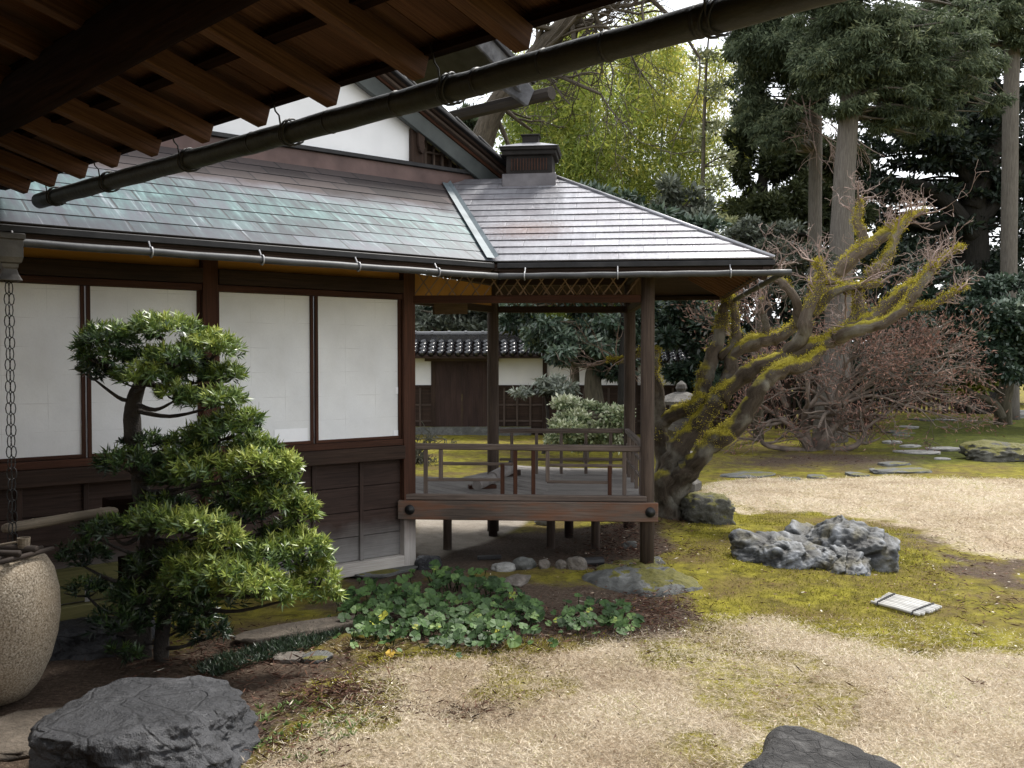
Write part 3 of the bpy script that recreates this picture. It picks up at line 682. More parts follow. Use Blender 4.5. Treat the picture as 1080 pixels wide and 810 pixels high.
# front railing: the fret is drawn from its measured corners
def FP(px, py):                                        # point of the railing plane
    o = FL+fn*-.02; rx = (px-540)/FOC; d = P(px, py, 1)-V3(0, 0, EYE)
    t = (o-V3(0, 0, 0)).dot(fn)/Vector((d.x, d.y, 0)).dot(fn); return V3(0, 0, EYE)+d*t
MB().beam(FP(433, 470.5), FP(680, 473.5), .055, .055).build('handrail', WOOD_BARE, pav, .008)
for (px, y0, y1) in [(449, 473, 522), (465, 473, 505), (530, 489, 523), (543.5, 473, 523), (562.5, 473, 523), (577.5, 473, 508), (643, 491, 523.5), (658.5, 473, 523.5)]:
    MB().beam(FP(px, y1), FP(px, y0), .036, .036, up=fn).build('baluster', WOOD_RED if px in (530, 543.5, 562.5, 643) else WOOD_BARE, pav, .003)
for (x0, x1, y0, y1) in [(467, 541, 488.7, 489.5), (451, 529, 506, 506), (579, 657, 490.5, 491.3), (577, 642, 508, 509)]:
    MB().beam(FP(x0, y0), FP(x1, y1), .032, .026).build('fret_bar', WOOD_BARE, pav, .003)
def side_rail(a, b, zs, nb, ends=.07):
    d = (b-a).normalized(); a, b = a+d*ends, b-d*ends
    for z in zs: MB().beam(a+Z*z, b+Z*z, .05 if z == max(zs) else .03, .05 if z == max(zs) else .028).build('handrail' if z == max(zs) else 'fret_bar', WOOD_BARE, pav, .005)
    for k in range(nb):
        c = a+(b-a)*((k+.5)/nb); MB().beam(c+Z*DZ, c+Z*max(zs), .034, .034, up=d).build('baluster', WOOD_BARE, pav, .003)
off_ = Vector((-.03, 0, 0))
side_rail(FR+off_, BR+off_, (1.11, .96, .80), 4)
side_rail(BR, BL, (1.105, .94, .79), 5)
# lintels, ochre panel, lattice
for a_, b_ in ((FL, FR), (FR, BR), (BR, BL), (BL, FL)):
    d_ = (b_-a_).normalized(); e_ = .062
    MB().beam(a_+d_*e_+Z*2.435, b_-d_*e_+Z*2.435, .06, .07).build('lintel', WOOD_RED if a_ in (FL,) else WOOD_DARK, pav, .004)
    MB().beam(a_+d_*e_+Z*2.76, b_-d_*e_+Z*2.76, .09, .12).build('roof_plate', WOOD_DARK, pav, .005)
    if b_ is FL: MB().beam(a_+d_*e_+Z*2.58, b_-d_*e_+Z*2.58, .02, .215).build('ochre_panel', OCHRE, pav); continue
    nst = int((b_-a_).length/.115); ltc = MB(); z0, z1 = 2.472, 2.70; st = ((b_-a_).length-.16)/nst
    nn = d_.cross(Z)
    for k in range(nst):                                # a diagonal trellis: long sticks one way, shorter ones the other
        c0 = a_+d_*(.08+k*st); q0_ = .22 if k % 2 else 0
        ltc.beam(c0+Z*z0, c0+d_*st*min(1.6, nst-k)+Z*(z0+(z1-z0)*min(1.6, nst-k)/1.6), .011, .013, up=nn)
        if k % 2 == 0 and k < nst-1: ltc.beam(c0+d_*st*1.6+Z*(z0)+nn*.012, c0+d_*st*.2+Z*z1+nn*.012, .011, .013, up=nn)
    ltc.build('lattice', WOOD_STICK, pav)
pl = P(457, 319, 9.1), P(492, 319, 9.55)
MB().beam(pl[0]-Z*.05, pl[1]-Z*.05, .03, .13).build('name_board', wood('plaque_wood', (.05, .03, .018), (.13, .085, .05)), pav, .004)
# ceiling
cl = [FL-PF*.0, FR+PF*.1, BR+PF*.1+PB*.1, BL+PB*.1]
MB().prism([q+Z*2.83 for q in cl], Z*.03).build('ceiling', WOOD_DARK, pav)
# roof
CE = K+PF*2.33; HP = 1.95
pm = roof_mat('pale_copper_shingles', CW2, .42, 'pav')
shingles(K, PF, PB, SL, HP, lambda s: VAL.dot(PF)*s, lambda s: 2.33-s, CW2).build('copper_roof', pm, pav)
shingles(CE, PB, -PF, SL, HP, lambda s: s, lambda s: 2*HP-s, CW2).build('copper_roof', pm, pav)
CB = CE+PB*2*HP
shingles(CB, -PF, -PB, SL, HP, lambda s: s, lambda s: 3.3, CW2).build('copper_roof', pm, pav)
ap = CE+(-PF+PB)*HP+Z*(SL*HP); al = ap-PF*1.3
MB().prism([K+Z*-.02+VAL*.02, CE+Z*-.02+(-PF+PB)*.02, ap-Z*.02, al-Z*.02], Z*-.06).build('roof_deck', WOOD_DARK, pav)
MB().prism([CE+Z*-.02+(-PF+PB)*.02, CB+Z*-.02+(-PF-PB)*.02, ap-Z*.02], Z*-.06).build('roof_deck', WOOD_DARK, pav)
MB().prism([CB+Z*-.02+(-PF-PB)*.02, CB-PF*3.3-Z*.02, al-Z*.02, ap-Z*.02], Z*-.06).build('roof_deck', WOOD_DARK, pav)
for p_, q_ in ((CE, ap), (CB, ap)):
    MB().tube([p_+Z*.01, q_+Z*.012], .018, 6).build('hip_cap', plain('hip_copper', (.20, .20, .22), (.36, .36, .38), 6, .4, .5) if 'hip_copper' not in MATS else MATS['hip_copper'], pav, smooth=True)
eave(K, PF, .02, 2.34, pav); eave(CE, PB, .0, 2*HP, pav); eave(CB, -PF, 0, 3.2, pav)
gutter(K+VAL.normalized()*-.06-Z*.135-PB*.045, CE-PB*.065+PF*.13-Z*.125, pav, (.10, .42, .80), GUT)
gutter(CE+PF*.06-Z*.13+PB*-.02, CB+PF*.06-Z*.13, pav, (.3, .6), GUT)
# rafters of the right hand eave, and the hip rafter
for k in range(15):
    s = .25+k*.23; p0 = CE+PB*s-PF*.05-Z*.10; ins = min(1.0, s, 3.9-s)
    if ins > .2: MB().beam(p0, p0-PF*ins+Z*(SL*ins), .03, .05).build('rafter', WOOD_EAVE, pav)
for k in range(9):
    s = .25+k*.24; p0 = K+PF*s+PB*.05-Z*.10; ins = min(.9, 2.33-s)
    if ins > .2: MB().beam(p0, p0+PB*ins+Z*(SL*ins), .03, .05).build('rafter', WOOD_EAVE, pav)
MB().beam(CE-Z*.13+(-PF+PB)*.06, CE-Z*.13+(-PF+PB)*1.0+Z*SL*1.0, .07, .09).build('hip_rafter', WOOD_DARK, pav)
# roof lantern
lc = ap-PF*.27+Z*0; lz = lambda y: EYE+(378-y)*.00985
AP = (PF, PB, Z)
cap = MB(); cap.box(V3(lc.x, lc.y, lz(192)), AP, (.56, .46, .16)); cap.build('ridge_curb', plain('curb_copper', (.06, .055, .058), (.13, .12, .125), 5, .4, .5), pav, .006)
DKP = plain('dark_brown_paint', (.010, .009, .008), (.022, .019, .018), 8, .75, spec=.15)
b1 = MB(); b1.box(V3(lc.x, lc.y, lz(174)), AP, (.48, .40, .30)); b1.build('vent_box', DKP, pav, .006)
b2 = MB()
for k in range(13): b2.box(V3(lc.x, lc.y, lz(174))+PF*(-.18+.03*k)-PB*.203+Z*.0, AP, (.010, .012, .12))
b2.build('vent_louvre', WOOD_RED, pav)
b3 = MB(); b3.box(V3(lc.x, lc.y, lz(162)), AP, (.56, .48, .05)); b3.box(V3(lc.x, lc.y, lz(158)), AP, (.60, .52, .035)); b3.build('vent_cornice', DKP, pav, .005)
b4 = MB(); hp = [V3(lc.x, lc.y, lz(156))+PF*sx*.31+PB*sy*.27 for sx, sy in ((-1, -1), (1, -1), (1, 1), (-1, 1))]; ht = [V3(lc.x, lc.y, lz(149))+PF*sx*.10+PB*sy*.09 for sx, sy in ((-1, -1), (1, -1), (1, 1), (-1, 1))]
b4.add(hp+ht, [(0, 1, 5, 4), (1, 2, 6, 5), (2, 3, 7, 6), (3, 0, 4, 7), (4, 5, 6, 7), (3, 2, 1, 0)]); b4.build('vent_roof', plain('vent_copper', (.22, .22, .24), (.34, .34, .36), 7, .35, .6), pav)
b5 = MB(); b5.box(V3(lc.x, lc.y, lz(145)), AP, (.17, .16, .09)); b5.box(V3(lc.x, lc.y, lz(140.5)), AP, (.20, .19, .015)); b5.build('vent_finial', DKP, pav, .004)
# ================================================================ the roof we stand under
GL = V3(-2.87, 5.8, 0); GR_ = V3(.700, 2.58, 0); gx_ = (GR_-GL).normalized(); inn = Vector((-.666, -.746, 0)).normalized(); inn = (inn-gx_*inn.dot(gx_)).normalized()
GZ = 2.86; RS = .28
ent = thing('entrance_building', 'dark timber eaves with stout rafters and a log purlin overhead', 'building', tuple(GL+inn*3.4))
def E(t, d, z): return GL+gx_*t+inn*d+Z*z
def tpx(px, d):                                         # along-eave distance where a line d inward meets a sight line
    q = (px-540)/FOC; o = GL+inn*d; return (q*o.y-o.x)/(gx_.x-q*gx_.y)
for px in (553, 445, 354, 281, 222, 168, 126, 92, 60, 32):
    t = tpx(px, .07); z0 = 2.928+rng.uniform(-.006, .006)
    MB().beam(E(t, .07, z0), E(t, 2.6, z0+RS*2.53), .062, .085).build('rafter', WOOD_RAFT, ent, .003)
for k in range(1, 6):
    t = tpx(553, .07)+.445*k; MB().beam(E(t, .24, 2.928+RS*.17), E(t, 2.6, 2.928+RS*2.53), .062, .085).build('rafter', WOOD_RAFT, ent, .003)
for d in (.06, .38, .72, 1.05, 1.45, 1.9, 2.4):
    MB().beam(E(-.45, d, 2.985+RS*(d-.07)), E(7.2, d, 2.985+RS*(d-.07)), .07 if d > .1 else .05, .024).build('batten', WOOD_LOG, ent)
bd = MB(); t = -.45
while t < 7.2:
    wd = rng.uniform(.16, .22); z0 = 3.012
    bd.beam(E(t+wd/2, .05, z0+rng.uniform(0, .008)), E(t+wd/2, 2.7, z0+RS*2.65), wd-.008, .014); t += wd
bd.build('roof_boards', WOOD_RAFT, ent)
MB().prism([E(-.5, -.0, 3.024), E(7.3, -.0, 3.024), E(7.3, 4.6, 3.024+RS*4.6), E(-.5, 4.6, 3.024+RS*4.6)], Z*.10).build('roof', METAL_DK, ent)
MB().beam(E(-.5, .02, 3.01), E(7.3, .02, 3.01), .045, .034).build('eave_board', WOOD_LOG, ent)
l1, l2 = P(0, 140, 4.45), P(257, 0, 2.80); ld = (l2-l1).normalized()
pts = [l1-ld*1.3+Z*.10, l1-ld*.6+Z*.10, l1+Z*.10, (l1+l2)/2+Z*.105, l2+Z*.105, l2+ld*.8+Z*.10, l2+ld*2.2+Z*.1]
sp_, sr_ = smooth_line(pts, [.095, .098, .10, .104, .106, .11, .11], 4)
MB().tube(sp_, sr_, 18, rough=.04, seed=4).build('log_purlin', WOOD_LOG, ent, smooth=True)
MB().box(E(3.3, 3.45, 1.95), (gx_, inn, Z), (7.4, .12, 3.9)).build('back_wall', OCHRE, ent)
MB().tube([E(6.9, 2.5, 0), E(6.9, 2.5, 3.6)], .07, 14).build('eave_post', WOOD_LOG, ent, smooth=True)
gp0, gp1 = E(-.02, 0, GZ), E(6.9, 0, GZ); nseg = 60
gm = MB(); gm.tube([gp0+(gp1-gp0)*(k/nseg)+Z*.0015*math.sin(k*2.1) for k in range(nseg+1)], [.046*(1+.03*math.sin(k*1.3)) for k in range(nseg+1)], 16, rough=.03, seed=2)
gt = gm.build('gutter', MOSSY_GUTTER, ent, smooth=True)
for px in (735, 640, 575, 505, 420, 350, 270):
    t = tpx(px, 0); c = E(t, 0, GZ); MB().tube([c-gx_*.006, c+gx_*.006], .0485, 16).build('gutter_joint', IRON, gt, smooth=True)
for px in (752, 476, 309, 202, 118, 62):
    t = tpx(px, 0); m = MB()
    for o in (-.014, .014):
        c = E(t+o, 0, GZ); ring = [c+(inn*math.cos(a)+Z*math.sin(a))*.054+gx_*(.012*math.sin(a*2)) for a in [x*math.pi/8 for x in range(-10, 6)]]
        m.tube(ring, .0045, 5)
    c = E(t, 0, GZ); m.tube([c+inn*.05-Z*.01, c+inn*.062+Z*.06, c+inn*.08+Z*.075, c+inn*.10+Z*.14], .004, 5)
    m.build('gutter_hook', IRON, gt, smooth=True)
# ================================================================ rain chain
ch = MB(); top = RH+Z*-.13; zbot = EYE+(378-588)*.00538; z = top.z; k = 0
while z > zbot:
    for s_ in (-1, 1):
        c = V3(top.x, top.y, z); ax = V3(1, 0, 0) if k % 2 == 0 else V3(.25, 1, 0).normalized()
        ch.tube([c+ax*(s_*(.014+.015*math.sin(a)))+Z*(.034*math.cos(a)) for a in [x*math.pi/4 for x in range(9)]], .0032, 5)
    z -= .062; k += 1
tag(ch.build('rain_chain', IRON, smooth=True), 'dark iron rain chain of double links hanging from the copper rain head', 'rain chain')
# ================================================================ stones
def rock_mat(name, c0, c1, c2, scale, moss=0.0, bump=.9, bd=.05, crack=0.0, rough=.75, mosscol=(.13, .12, .02)):
    t = NT(name); p = t.n('ShaderNodeTexCoord').outputs['Object']
    a = t.noise(p, scale, 8, .68, .5); b = t.noise(p, scale*5, 6, .7); v = t.n('ShaderNodeTexVoronoi', feature='DISTANCE_TO_EDGE'); v.inputs['Scale'].default_value = scale*1.6
    wv = t.mix(.12, p, t.n('ShaderNodeTexNoise').outputs['Color']); t.l(wv, v.inputs['Vector'])
    cr = t.ramp(v.outputs['Distance'], [(0.0, 0.0), (.05, 1.0)])
    c = t.ramp(a, [(.25, c0), (.5, c1), (.75, c2)]); c = t.mix(.5, c, t.ramp(b, [(.25, .35), (.75, 1.3)]), 'MULTIPLY')
    if crack: c = t.mix(crack, c, t.mix(1.0, c, cr, 'MULTIPLY'))
    if moss:
        nz = t.sep(t.n('ShaderNodeNewGeometry').outputs['Normal'])[2]
        k = t.math('ADD', nz, t.math('MULTIPLY', t.math('SUBTRACT', t.noise(p, scale*.8, 5), .5), 2.6))
        c = t.mix(t.ramp(k, [(1.05-moss, 0.0), (1.25-moss, 1.0)]), c, t.ramp(b, [(.3, tuple(.45*x for x in mosscol)), (.7, mosscol)]))
    h = t.math('ADD', a, t.math('MULTIPLY', b, .5))
    if crack: h = t.math('ADD', h, t.math('MULTIPLY', cr, .35*crack))
    return t.pbr(c, rough, normal=t.bump(h, bump, bd), spec=.35)
def ico(sub):
    b = bmesh.new(); bmesh.ops.create_icosphere(b, subdivisions=sub, radius=1); v = np.array([q.co[:] for q in b.verts]); f = [[q.index for q in g.verts] for g in b.faces]; b.free(); return v, f
ICO = {}
def rock(name, label, c, dims, seed, mat, rug=.28, box=.5, sub=4, rot=0.0, flat=None, cat='rock', group=None, shape=None, fine=.06, sink=.3, parent=None):
    if sub not in ICO: ICO[sub] = ico(sub)
    v, f = ICO[sub]; q = v/np.power(np.sum(np.abs(v)**5, 1), 1/5)[:, None]; q = v*(1-box)+q*box
    d = 1+rug*fbm(v*1.2+seed*3.7, 3, seed)+fine*np.abs(fbm(v*4.5+seed, 4, seed+9))*1.6-fine+.35*fine*fbm(v*13+seed, 3, seed+4)
    q = q*d[:, None]
    if shape is not None: q = shape(q)
    q = q*np.array(dims)/2
    if flat is not None: q[:, 2] = np.where(q[:, 2] > flat*dims[2]/2, flat*dims[2]/2+(q[:, 2]-flat*dims[2]/2)*.18, q[:, 2])
    cr_, sr_ = math.cos(rot), math.sin(rot); q = np.stack([q[:, 0]*cr_-q[:, 1]*sr_, q[:, 0]*sr_+q[:, 1]*cr_, q[:, 2]], -1)
    pos = q+np.array([c[0], c[1], c[2]+dims[2]*(.5-sink)])
    o = raw_obj(name, pos, np.array(f), mat, parent, (c[0], c[1], c[2]) if parent is None else None, True, quads=True)
    if label: tag(o, label, cat, group)
    return o
def facets(c, dims, seed, n=16, rot=0.0, tilt=(0, 0), sub=6, strata=.05, sfreq=12.0, bite=.045, keep=.70):
    """an angular block: the meeting of many planes, then weathered along slanted layers"""
    if sub not in ICO: ICO[sub] = ico(sub)
    v, f = ICO[sub]; q_ = np.random.RandomState(seed); nn = unit(q_.normal(size=(n, 3))); d = keep+(1-keep)*q_.rand(n)
    nn = np.concatenate([nn, unit(np.array([[tilt[0], tilt[1], 1.0]])), [[0, 0, -1.0]]]); d = np.concatenate([d, [.72, .9]])
    t = d[None]/np.maximum(v@nn.T, 1e-3); rr = -np.log(np.sum(np.exp(-np.minimum(t, 4)*26), 1))/26
    p = v*rr[:, None]*np.array(dims)/2; cr_, sr_ = math.cos(rot), math.sin(rot); p = np.stack([p[:, 0]*cr_-p[:, 1]*sr_, p[:, 0]*sr_+p[:, 1]*cr_, p[:, 2]], -1)+np.array(c)
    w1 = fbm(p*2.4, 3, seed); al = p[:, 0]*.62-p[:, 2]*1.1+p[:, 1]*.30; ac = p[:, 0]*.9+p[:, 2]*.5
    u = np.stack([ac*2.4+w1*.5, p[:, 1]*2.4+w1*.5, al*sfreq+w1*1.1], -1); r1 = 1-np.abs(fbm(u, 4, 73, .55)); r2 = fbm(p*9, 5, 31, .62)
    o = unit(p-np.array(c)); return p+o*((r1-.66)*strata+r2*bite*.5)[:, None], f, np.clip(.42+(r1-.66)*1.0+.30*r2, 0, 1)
def facet_rock(name, label, lumps, mat, base, cat='rock'):
    Vs, Fs, Cs, n0 = [], [], [], 0
    for kw in lumps:
        p, f, c_ = facets(**kw); Vs.append(p); Fs.append(np.array(f)+n0); Cs.append(c_); n0 += len(p)
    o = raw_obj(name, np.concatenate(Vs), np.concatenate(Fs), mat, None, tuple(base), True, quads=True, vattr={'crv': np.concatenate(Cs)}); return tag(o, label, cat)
def hf_rock(name, label, poly, hfun, mat, edge=.05, res=.012, rough=.03, seed=1, disp=None, cat='rock', z0=0.0):
    """a stone standing on an outline: steep skirts, a shaped top, then pushed in and out along its normals"""
    a = np.array(poly); lo, hi = a.min(0)-.02, a.max(0)+.02; xs_ = np.arange(lo[0], hi[0], res); ys_ = np.arange(lo[1], hi[1], res); X, Y_ = np.meshgrid(xs_, ys_); x, y = X.ravel(), Y_.ravel()
    wob = .035*fbm(xy3(x*5, y*5), 3, seed); sd = sdist(x, y, poly)+wob
    z = hfun(x, y)*(1-np.exp(-np.maximum(sd, 0)/edge))+rough*fbm(xy3(x*6, y*6), 4, seed+3)*np.clip(sd/.05, 0, 1)
    z = np.where(sd <= 0, -.06+np.maximum(sd, -.05), z-.03*np.clip(1-sd/.02, 0, 1)); p = np.stack([x, y, z+z0], -1)
    ny_, nx_ = X.shape; id_ = np.arange(nx_*ny_).reshape(ny_, nx_); zz_ = z.reshape(ny_, nx_); gy_, gx2 = np.gradient(zz_, res); nn = unit(np.stack([-gx2.ravel(), -gy_.ravel(), np.ones(len(x))], -1))
    crv = np.full(len(x), .5)
    if disp is not None: dd_, crv = disp(p); p = p+nn*(dd_*np.clip(sd/.03, 0, 1))[:, None]
    Fq = np.stack([id_[:-1, :-1].ravel(), id_[:-1, 1:].ravel(), id_[1:, 1:].ravel(), id_[1:, :-1].ravel()], -1); Fq = Fq[(sd[Fq] > -.03).all(1)]
    used = np.unique(Fq); mp_ = np.full(len(x), -1); mp_[used] = np.arange(len(used))
    o = raw_obj(name, p[used], mp_[Fq], mat, None, (a[:, 0].mean(), a[:, 1].mean(), z0), True, quads=True, vattr={'crv': crv[used]}); return tag(o, label, cat)
RK_BLACK = rock_mat('dark_basalt', (.012, .0125, .015), (.030, .031, .035), (.085, .086, .092), 3.0, moss=-.20, crack=.32, rough=.5, bd=.07, mosscol=(.05, .05, .015))
RK_GREY = rock_mat('grey_garden_stone', (.045, .047, .045), (.105, .107, .10), (.20, .20, .19), 4, moss=.06)
RK_MOSSY = rock_mat('mossy_rock', (.025, .024, .018), (.06, .058, .045), (.14, .135, .115), 5, moss=.45)
RK_SLAB = rock_mat('speckled_slab', (.010, .0095, .009), (.030, .028, .027), (.13, .125, .12), 7, moss=-.3, bump=1.0, crack=.4)
RK_PALE = rock_mat('pale_stepping_stone', (.17, .165, .155), (.27, .265, .25), (.40, .39, .37), 4, moss=.05)
RK_ROUND = rock_mat('river_stone', (.07, .06, .05), (.15, .13, .11), (.25, .225, .20), 6)
def gpt(px, py, z=0): g = G(px, py, z); g.z = gz(g.x, g.y); return g
def sh_dark(q):
    q = q.copy(); x = q[:, 0]; q[:, 2] = q[:, 2]*(1.0-.28*np.clip(x-.1, 0, 1)-.25*np.clip(-x-.55, 0, 1)); return q
SLABP = [tuple(G(px, py, .17))[:2] for px, py in ((772, 818), (792, 788), (815, 764), (850, 765), (905, 783), (962, 808), (1000, 840), (930, 900), (790, 890))]
rock('basalt_rock', 'large dark cracked boulder in front of the clipped podocarpus', (-1.72, 4.50, -.02), (.88, .88, .50), 5, RK_BLACK, .20, .50, 6, .1, .62, shape=sh_dark, fine=.05, sink=.28)
hf_rock('stone_slab', 'dark flat topped stepping slab at the lower edge of the dry turf', SLABP, lambda x, y: .19+0*x, RK_SLAB, .022, .012, .014, 4)
def sh_karst(q):
    q = q.copy(); x = q[:, 0]
    prof = np.interp(x, [-1.1, -.8, -.45, -.15, .05, .3, .55, .8, .95, 1.15], [.55, .62, .50, .55, .85, 1.0, .98, .82, .62, .3])
    q[:, 2] = np.where(q[:, 2] > 0, q[:, 2]*prof*1.15, q[:, 2])
    q[:, 1] = q[:, 1]*np.interp(x, [-1, -.3, .4, 1], [.7, .85, 1.1, .8])
    wq = fbm(q*1.3, 2, 70); lay = q[:, 2]*1.3+q[:, 0]*1.0+.4*q[:, 1]+.5*wq; al = q[:, 2]*.8-q[:, 0]*.5+.3*wq; p3 = np.stack([al*1.3, q[:, 1]*1.8+wq, lay*1.5], -1)
    rd = 1-np.abs(fbm(p3, 4, 77)); dirv = q/np.maximum(np.linalg.norm(q, axis=1, keepdims=True), 1e-6)
    rd2 = 1-np.abs(fbm(p3*2.6+4, 3, 78)); k = (rd-.6)*.42+(rd2-.6)*.20
    return q+dirv*k[:, None]
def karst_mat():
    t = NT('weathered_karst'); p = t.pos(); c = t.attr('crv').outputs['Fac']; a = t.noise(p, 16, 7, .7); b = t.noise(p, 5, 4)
    col_ = t.ramp(t.math('ADD', c, t.math('MULTIPLY', t.math('SUBTRACT', a, .5), .5)), [(.12, (.010, .010, .010)), (.42, (.030, .032, .033)), (.66, (.070, .074, .078)), (.94, (.18, .19, .205))])  # ridges painted lighter and crevices darker, light and shade put into the colour
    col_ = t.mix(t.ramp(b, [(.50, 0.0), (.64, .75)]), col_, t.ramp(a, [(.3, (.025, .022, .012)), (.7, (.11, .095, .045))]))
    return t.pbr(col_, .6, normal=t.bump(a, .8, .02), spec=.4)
gk_ = gpt(858, 600)
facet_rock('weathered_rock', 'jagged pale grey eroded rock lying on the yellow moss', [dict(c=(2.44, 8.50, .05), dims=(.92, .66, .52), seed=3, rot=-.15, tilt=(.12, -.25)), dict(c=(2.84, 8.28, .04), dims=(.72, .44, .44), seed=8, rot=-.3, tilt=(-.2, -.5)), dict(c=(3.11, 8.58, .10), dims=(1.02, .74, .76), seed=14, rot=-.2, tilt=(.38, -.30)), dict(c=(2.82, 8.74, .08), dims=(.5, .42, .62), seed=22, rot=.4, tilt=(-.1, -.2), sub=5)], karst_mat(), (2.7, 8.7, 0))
g = gpt(748, 556); rock('mossy_rock', 'squarish dark mossy rock at the foot of the old leaning maple', (g.x, g.y+.16, g.z), (.62, .5, .40), 17, RK_MOSSY, .2, .6, 5, .2, None, fine=.07, sink=.28)
BSP = gp([(612, 613), (628, 600), (660, 595), (700, 594), (722, 606), (745, 621), (705, 629), (660, 626), (625, 622)])
hf_rock('post_base_stone', 'broad grey foundation stone carrying the near corner post of the pavilion', BSP, lambda x, y: .086+0*x, RK_GREY, .07, .012, .03, 14, None, 'stone')
edge = [(452, 597, .24, .13, 'dark rounded stone beside the white sill of the house', RK_BLACK), (553, 602, .19, .10, 'blue grey rounded edging stone left of the smaller pale ones', RK_GREY), (574, 603, .13, .08, 'small pale edging stone next to the blue grey one', RK_ROUND),
        (591, 603, .13, .07, 'low buff edging stone in the middle of the row before the pavilion', RK_ROUND), (608, 604, .17, .11, 'roundest buff cobble of the row, next to the broken tile', RK_ROUND), (532, 604, .20, .07, 'flat whitish edging stone behind the broad leaved plants', RK_PALE),
        (545, 617, .26, .06, 'flat tan stone at the right end of the broad leaved plants', RK_ROUND), (655, 551, .30, .12, 'pale boulder in the gloom behind the pavilion posts', RK_PALE), (575, 552, .22, .08, 'pale stone lying under the deck', RK_PALE), (663, 580, .14, .08, 'grey stone half buried in dead needles behind the corner post', RK_GREY)]
for i, (px, py, wd, ht, lb, mt) in enumerate(edge):
    g = gpt(px, py); rock('edging_stone', lb, (g.x, g.y, g.z), (wd*1.05, wd*.75, ht*1.35), 30+i, mt, .2, .35, 4, i*.7, None, 'stone', fine=.03, sink=.30)
g = gpt(405, 604); rock('threshold_stone', 'long flat stone along the foot of the white house sill', (g.x, g.y+.1, g.z), (.62, .3, .12), 45, RK_GREY, .15, .7, 4, .66, .4, 'stone', fine=.03)
for i, (px, py, wd, lb) in enumerate([(304, 693, .16, 'small round brown stepping stone left of its grey neighbour under the clipped tree'), (334, 692, .17, 'small grey stepping stone right of the round brown one under the clipped tree')]):
    g = gpt(px, py); rock('stepping_stone', lb, (g.x, g.y, g.z), (wd*1.2, wd, .10), 50+i, RK_ROUND if i == 0 else RK_GREY, .15, .5, 4, i, .2, 'stepping stone', fine=.03, sink=.35)
g = gpt(310, 678); rock('low_kerb_stone', 'long brownish kerb stone behind the strip of dwarf grass', (g.x, g.y+.25, g.z), (.95, .25, .14), 53, rock_mat('brown_kerb_stone', (.05, .04, .03), (.10, .08, .06), (.17, .14, .11), 5, moss=.0), .15, .7, 4, .62, .4, 'stone', fine=.03)
g = gpt(90, 690); rock('basin_stone', 'dark low boulder in the shade between the granite basin and the clipped tree', (g.x, g.y+.1, g.z), (.75, .5, .42), 56, RK_BLACK, .2, .6, 5, .3, .3, 'stone')
g = gpt(25, 775); rock('pavement_stone', 'worn flat grey stone at the foot of the granite basin', (g.x, g.y, g.z), (.62, .55, .14), 57, MATS['brown_kerb_stone'], .2, .6, 4, .3, .2, 'stone', sink=.45)
step = [(968, 478, .95, 'widest pale stepping stone of the garden path'), (995, 474.6, .8, 'pale stepping stone touching the widest one from behind'), (960, 471, .55, 'narrow pale stepping stone just beyond the widest pair'), (941, 466.3, .62, 'pale stepping stone at the bend of the garden path'),
        (950, 459.5, .65, 'small dull stepping stone past the bend of the path'), (948, 456, 1.1, 'long grey slab of the path below the bare shrub'), (959, 451, .6, 'small pale stone next to last before the hedge'), (972, 443, .8, 'grey stepping stone farthest along the path under the hedge'), (998, 443, .6, 'pale stone right of the farthest stepping stone'),
        (1024, 443.5, .4, 'tiny pale stone in the moss near the camellia'), (993, 484.5, .3, 'tiny pale stone in front of the widest stepping stone'), (950, 496.5, 1.0, 'dark grey flat stone between the moss and the far turf'), (943, 490, .6, 'dull stone sunk in brown moss behind the dark grey flat one'),
        (790, 500, .95, 'grey flat stone right of the leaning maple at the turf edge'), (832, 503.5, .5, 'small dark stone at the turf edge by the long grey one'), (862, 501, .5, 'small sunken stone in the middle of the turf edge'), (903, 499, .5, 'low stone of the turf edge nearest the dark grey flat one')]
for i, (px, py, wd, lb) in enumerate(step):
    g = gpt(px, py); rock('stepping_stone', lb, (g.x, g.y, g.z), (wd, wd*.62, .16), 60+i, RK_GREY if i in (4, 5, 7, 11, 12, 13, 14, 15, 16) else RK_PALE, .16, .55, 4, .3*i, .2, 'stepping stone', fine=.02, sink=.40)
g = gpt(1058, 486); rock('mossy_boulder', 'low mossy boulder on the green moss below the camellia', (g.x+.15, g.y+.3, g.z), (1.5, .9, .46), 85, RK_MOSSY, .2, .5, 5, .2, None, fine=.06, sink=.3)
g = gpt(1075, 440); rock('garden_bench_stone', 'smooth pale stone beside the camellia trunk', (g.x+.1, g.y, g.z), (.9, .6, .5), 86, RK_PALE, .15, .5, 4, .2, .5, 'stone')
# broken roof tile on the ground
g = gpt(622, 601); tm = MB(); tm.tube([V3(g.x-.08, g.y-.03, g.z+.035), V3(g.x+.12, g.y+.03, g.z+.035)], [.045, .042], 10)
tag(tm.build('broken_tile', METAL_DK, smooth=False), 'dark broken roof tile leaning on the pavilion foundation stone', 'roof tile')
g = gpt(516, 593); tm = MB(); tm.beam(V3(g.x-.11, g.y, g.z+.025), V3(g.x+.11, g.y+.02, g.z+.03), .06, .03)
tag(tm.build('flat_tile', METAL_DK, bevel=.004), 'flat black tile lying on bare soil before the pavilion', 'roof tile')
